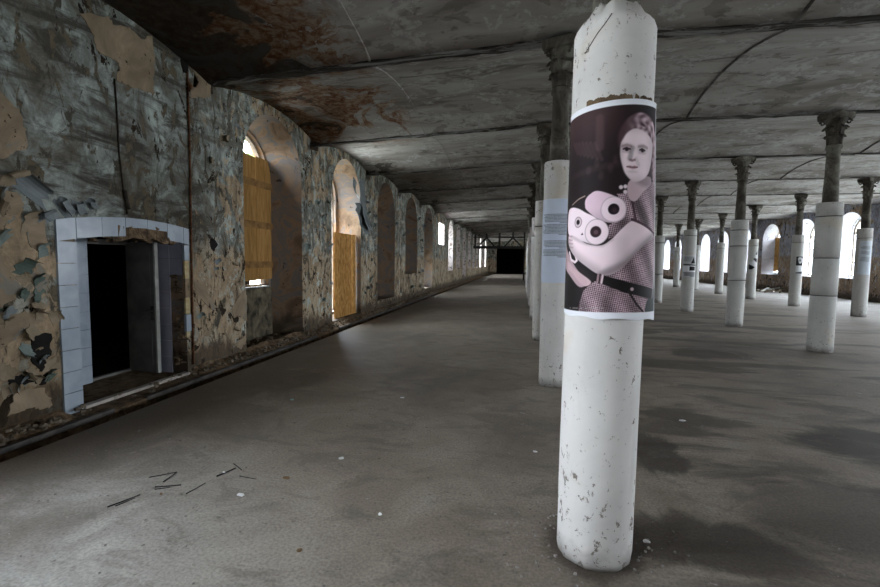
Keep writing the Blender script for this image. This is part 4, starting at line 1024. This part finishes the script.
sheet('photo_poster', ROWX[1], Y0, rr - .0025, -.355, .271, lambda S: 1.243 - .008 * ss(S, .1, .27) + .004 * np.sin(S * 40), lambda S: 2.224 + .042 * (S + .22), .0021, paint_woman,
      'large sepia photo poster of a woman holding yarn cones, wrapped around the nearest column', 'poster', bulge_main, .2, tilt=MAINTILT)

def text_rows(p, s0, s1, z1, z0, pitch, rng, ink, al=.6, right=True, ww=(.006, .022)):
    z = z1
    while z > z0:
        x = s1 if right else s0; end = s0 + (rng.random() * .12 * (s1 - s0))
        if z - pitch <= z0: end = s0 + (s1 - s0) * .6
        while True:
            w = rng.uniform(*ww); nx = x - w
            if nx < end: break
            p.put(p.line([(nx, z), (x, z)], pitch * .35, pitch * .3) * al * rng.uniform(.7, 1), ink); x = nx - rng.uniform(.004, .007)
        z -= pitch
def paint_text(S, Z):
    p = Paint(S, Z, (203, 213, 228)); rng = np.random.default_rng(2)
    for (a, b) in ((2.065, 1.965), (1.945, 1.815), (1.755, 1.670), (1.650, 1.565)): text_rows(p, -.20, .150, a, b, .0165, rng, (92, 98, 108), .6)
    return p.c
sheet('text_sheet', ROWX[1], BY(1), .169, -.245, .20, lambda S: 1.262 + 0 * S, lambda S: 2.245 + 0 * S, .004, paint_text,
      'tall pale blue-white sheet of printed text on the second column', 'notice')
def paint_e(S, Z):
    p = Paint(S, Z, (196, 206, 214)); rng = np.random.default_rng(5)
    for (a, b) in ((2.08, 1.98), (1.93, 1.83), (1.76, 1.62)): text_rows(p, -.07, .15, a, b, .022, rng, (120, 130, 140), .6)
    return p.c
sheet('text_sheet', ROWX[3], BY(4), .183, -.10, .22, lambda S: 1.25 + 0 * S, lambda S: 2.24 + 0 * S, .008, paint_e, 'pale sheet of faint text on the rightmost column', 'notice')
def paint_c(S, Z):
    p = Paint(S, Z, (186, 188, 190)); rng = np.random.default_rng(6)
    text_rows(p, -.18, .16, 1.72, 1.56, .03, rng, (120, 122, 126), .7); p.put(p.poly([(.05, 1.52), (.20, 1.52), (.14, 1.72)], .01, False), (20, 20, 22))
    p.put(p.line([(-.16, 1.49), (.22, 1.47)], .03, .01), (62, 62, 66)); p.put(p.poly([(-.18, 1.44), (.22, 1.44), (.22, 1.27), (-.18, 1.27)], .004, False), (226, 228, 230))
    p.put(p.poly([(.02, 1.43), (.2, 1.43), (.2, 1.30), (.02, 1.30)], .01, False), (14, 14, 16)); text_rows(p, -.18, .2, 1.24, 1.11, .03, rng, (86, 88, 92), .85)
    return p.c
sheet('notice_sheet', ROWX[2], BY(4), .186, -.24, .24, lambda S: 1.08 + 0 * S, lambda S: 1.78 + 0 * S, .009, paint_c, 'grey notice of text with a small black picture, wrapped around a right-hand column', 'notice')
def paint_f(S, Z):
    p = Paint(S, Z, (150, 152, 154)); p.put(p.poly([(-.05, 1.82), (.3, 1.82), (.3, 1.50), (-.05, 1.50)], .01, False), (24, 24, 26))
    p.put(p.poly([(.03, 1.76), (.10, 1.80), (.2, 1.72), (.16, 1.60), (.08, 1.57), (.05, 1.64)], .02), (205, 205, 208)); p.put(p.ell((.10, 1.68), .03, .04), (90, 90, 94))
    p.put(p.poly([(-.05, 1.49), (.3, 1.49), (.3, 1.30), (-.05, 1.26)], .01, False), (205, 208, 210)); p.put(p.poly([(-.03, 1.22), (.3, 1.20), (.3, 1.28), (.06, 1.25)], .01, False), (50, 50, 54))
    return p.c
sheet('picture_notice', ROWX[3], BY(5), .183, -.02, .20, lambda S: 1.19 + 0 * S, lambda S: 1.83 + 0 * S, .007, paint_f, 'small black and white picture notice on a column between two bright windows', 'notice')
def paint_g(S, Z):
    p = Paint(S, Z, (200, 200, 202)); p.put(p.poly([(.10, 2.12), (.3, 2.12), (.3, 1.96), (.06, 1.96)], .01), (24, 26, 26))
    p.put(p.poly([(.02, 1.80), (.24, 1.74), (.24, 1.60), (.12, 1.64)], .02), (34, 34, 36)); p.put(p.poly([(-.16, 1.58), (-.10, 1.52), (.1, 1.40), (.1, 1.28), (-.16, 1.28)], .015), (18, 18, 20))
    return p.c
sheet('torn_strip', ROWX[3], BY(6), .183, -.12, .19, lambda S: 1.30 + .9 * np.clip(S, 0, 1), lambda S: 1.62 + 2.6 * np.clip(S + .02, 0, .19) + 0 * S, .008, paint_g, 'slanted torn black and white strip on a column in the right-hand row', 'notice')

# ------------------------------------------------------------------ floor litter
stk = [((-2.418, 2.221), (-2.345, 2.382), .008, 'long black stick on the floor, leftmost of the scattered sticks'),
       ((-2.381, 2.24), (-2.347, 2.343), .006, 'short black stick lying against the leftmost long stick'),
       ((-2.475, 2.593), (-2.35, 2.699), .006, 'thin black stick farthest back, meeting another at its right tip'),
       ((-2.332, 2.555), (-2.348, 2.692), .008, 'short black stick forming the right leg of a small V'),
       ((-2.331, 2.485), (-2.186, 2.543), .008, 'black stick just in front of the small V of sticks'),
       ((-2.312, 2.461), (-2.233, 2.503), .006, 'short thin black stick parallel and close in front of another'),
       ((-2.072, 2.45), (-2.048, 2.599), .007, 'single grey-black stick lying alone in the middle of the scatter'),
       ((-2.035, 2.695), (-1.985, 2.831), .011, 'thickest black stick, with a white scrap lying on it'),
       ((-2.044, 2.893), (-1.922, 2.812), .008, 'short black stick at the far tip of the thickest one'),
       ((-1.888, 2.732), (-1.75, 2.715), .006, 'thin black stick farthest right in the scatter')]
for a, b, w, l in stk:
    mb = MB(); m = ((a[0] + b[0]) / 2 + .004, (a[1] + b[1]) / 2 - .003)
    mb.tube([(a[0], a[1], w / 2), (m[0], m[1], w / 2 + .001), (b[0], b[1], w / 2)], w / 2, 6, .7)
    tag(mb.build('stick', M['black_stick']), l, 'stick', 'black sticks scattered on the floor')
scr = [((-2.01, 2.737), .014, .012, 'scrap', 'tiny white paper scrap lying on the thickest black stick'), ((-1.725, 2.508), .026, 0, 'scrap', 'white paper scrap on the floor right of the black sticks'),
       ((-1.315, 3.141), .026, 0, 'scrap', 'white paper scrap on the open floor midway between sticks and poster column'), ((-2.388, 4.386), .035, 0, 'scrap_teal', 'pale teal plaster chip on the floor in front of the doorway'),
       ((-.79, 2.467), .018, 0, 'scrap', 'small white scrap on the front floor, centre of the picture'), ((-1.259, 4.707), .03, 0, 'scrap', 'white scrap on the floor ahead of the plywood window'),
       ((.135, 3.561), .022, 0, 'scrap', 'white scrap just left of the poster column base'), ((1.555, 4.579), .035, 0, 'scrap', 'pale scrap on the dark floor right of the poster column'),
       ((.70, 2.50), .02, 0, 'scrap', 'white chip right beside the foot of the poster column'), ((-1.092, 2.068), .018, 0, 'brown_leaf', 'dark brown chip on the front floor'),
       ((-1.56, 2.77), .035, 0, 'brown_leaf', 'dry brown stalk scrap on the floor right of the sticks'), ((-2.22, 2.415), .009, 0, 'brown_leaf', 'tiny brown chip among the black sticks')]
for (x, y), r, z, m, l in scr:
    mb = MB(); ring = []
    for k in range(7):
        t = 2 * PI * k / 7; q = r * rnd.uniform(.5, 1.15); ring.append((x + q * math.cos(t), y + q * .7 * math.sin(t), z + rnd.uniform(.0, .004)))
    mb.prism(ring, [(x + (p[0] - x) * .85, y + (p[1] - y) * .85, z + .006 + rnd.uniform(0, .006)) for p in ring])
    tag(mb.build('paper_scrap' if m == 'scrap' else 'debris_chip', M[m]), l, 'scrap')
t = thing('debris_heap', (13.55, 28.1, 0), 'small heap of broken boards and plaster at the foot of the right wall', 'debris')
mb = MB()
for _ in range(40): mb.chunk((rnd.gauss(0, .35), rnd.gauss(0, .5), rnd.uniform(.02, .14)), rnd.uniform(.04, .13))
mb.build('plaster_pile', M['rubble'], t, 'stuff')
for k, (p, q) in enumerate((((-.6, -.7, .06), (.3, .5, .22)), ((-.5, .6, .05), (.4, -.4, .26)), ((-.2, -1.1, .05), (.2, .2, .16)))):
    mb = MB(); mb.bar(p, q, .12, .025); mb.build('broken_board', M['sill'], t)

# ------------------------------------------------------------------ steel truss screen far down the corridor
YT = 38.0
t = thing('steel_truss', (-1.9, YT, 0), 'dark steel truss frame spanning the far end of the corridor', 'truss')
mb = MB(); mb.box(-2.15, 2.10, -.08, .08, 2.60, 2.82); mb.build('bottom_chord', M['dark_steel'], t)
mb = MB(); mb.box(-2.15, 2.10, -.06, .06, 3.50, 3.60); mb.build('top_chord', M['dark_steel'], t)
for a, b, c in ((-1.75, -1.05, -.40), (.45, 1.12, 1.82)):
    for p, q in ((a, b), (c, b)): mb = MB(); mb.bar((p, 0, 2.80), (q, 0, 3.52), .12, .12); mb.build('brace', M['dark_steel'], t)
for x, z0, z1, w in ((0.02, 2.82, 3.90, .16), (-1.05, 3.55, 3.86, .14), (1.12, 3.55, 3.98, .14), (2.06, .0, 3.95, .13), (-2.0, 2.6, 3.80, .14)):
    mb = MB(); mb.box(x - w / 2, x + w / 2, -w / 2, w / 2, z0, z1); mb.build('post', M['dark_steel'], t)

# a tree in the yard outside the first window
t = thing('tree', (-9.0, 12.6, -1.2), 'leafy tree outside, glimpsed above the window boarding', 'tree')
mb = MB(); mb.tube([(0, 0, 0), (.1, .1, 2.5), (0, .2, 4.2), (.1, .1, 5.6)], .16, 8, .5); mb.tube([(0, .1, 3.4), (.8, -.6, 4.6)], .07, 6, .5); mb.tube([(0, .1, 3.8), (-.6, .7, 5.2)], .07, 6, .5); mb.build('trunk', M['bark'], t)
mb = MB()
for _ in range(900):
    p = Vector((rnd.gauss(0, .9), rnd.gauss(0, .9), 5.0 + rnd.gauss(0, .8))); a = Vector((rnd.uniform(-1, 1), rnd.uniform(-1, 1), rnd.uniform(-1, 1))).normalized() * .13; b = a.orthogonal().normalized() * .07
    mb.face([mb.v(p - a), mb.v(p + b), mb.v(p + a), mb.v(p - b)])
mb.build('foliage', M['leaf'], t)

# ------------------------------------------------------------------ daylight: pale overcast sky
w = bpy.data.worlds.new('sky'); SC.world = w; w.use_nodes = True
nt = w.node_tree; bg = nt.nodes['Background']
tc = nt.nodes.new('ShaderNodeTexCoord'); sp = nt.nodes.new('ShaderNodeSeparateXYZ'); nt.links.new(tc.outputs['Generated'], sp.inputs[0])
rp = nt.nodes.new('ShaderNodeValToRGB'); e = rp.color_ramp.elements
e[0].position = 0.0; e[0].color = (.52, .555, .60, 1); e[1].position = 0.9; e[1].color = (.80, .895, 1.0, 1)
nt.links.new(sp.outputs['Z'], rp.inputs[0]); nt.links.new(rp.outputs[0], bg.inputs[0])
bg.inputs['Strength'].default_value = SKY

# ------------------------------------------------------------------ camera
def cam_ray(px, py):
    f, yaw, pi_, ro = 451.402, .1784, -.0712, .0115
    u = (px - 440) / f; v = -(py - 293.5) / f
    c, s = math.cos(ro), math.sin(ro); u, v = u * c - v * s, u * s + v * c
    c, s = math.cos(pi_), math.sin(pi_); y, z = c - v * s, s + v * c
    c, s = math.cos(yaw), math.sin(yaw); return Vector((u * c - y * s, u * s + y * c, z))
fw = cam_ray(440, 293.5); rt = (cam_ray(440 + 451.402, 293.5) - fw).normalized(); fw.normalize(); up = rt.cross(fw)
cd = bpy.data.cameras.new('camera'); cd.sensor_width = 36; cd.lens = 451.402 / 880 * 36; cd.clip_start = .05; cd.clip_end = 400
co = bpy.data.objects.new('camera', cd); C.objects.link(co)
co.matrix_world = Matrix(((rt.x, up.x, -fw.x, 0), (rt.y, up.y, -fw.y, 0), (rt.z, up.z, -fw.z, 1.5), (0, 0, 0, 1)))
SC.camera = co
vs = SC.view_settings; vs.view_transform = 'Standard'; vs.look = 'None'; vs.gamma = 1; vs.use_curve_mapping = False; vs.exposure = EXPO
cy = SC.cycles; cy.use_denoising = True; cy.max_bounces = 10; cy.diffuse_bounces = 6; cy.glossy_bounces = 3; cy.sample_clamp_indirect = 6; cy.caustics_reflective = False; cy.caustics_refractive = False
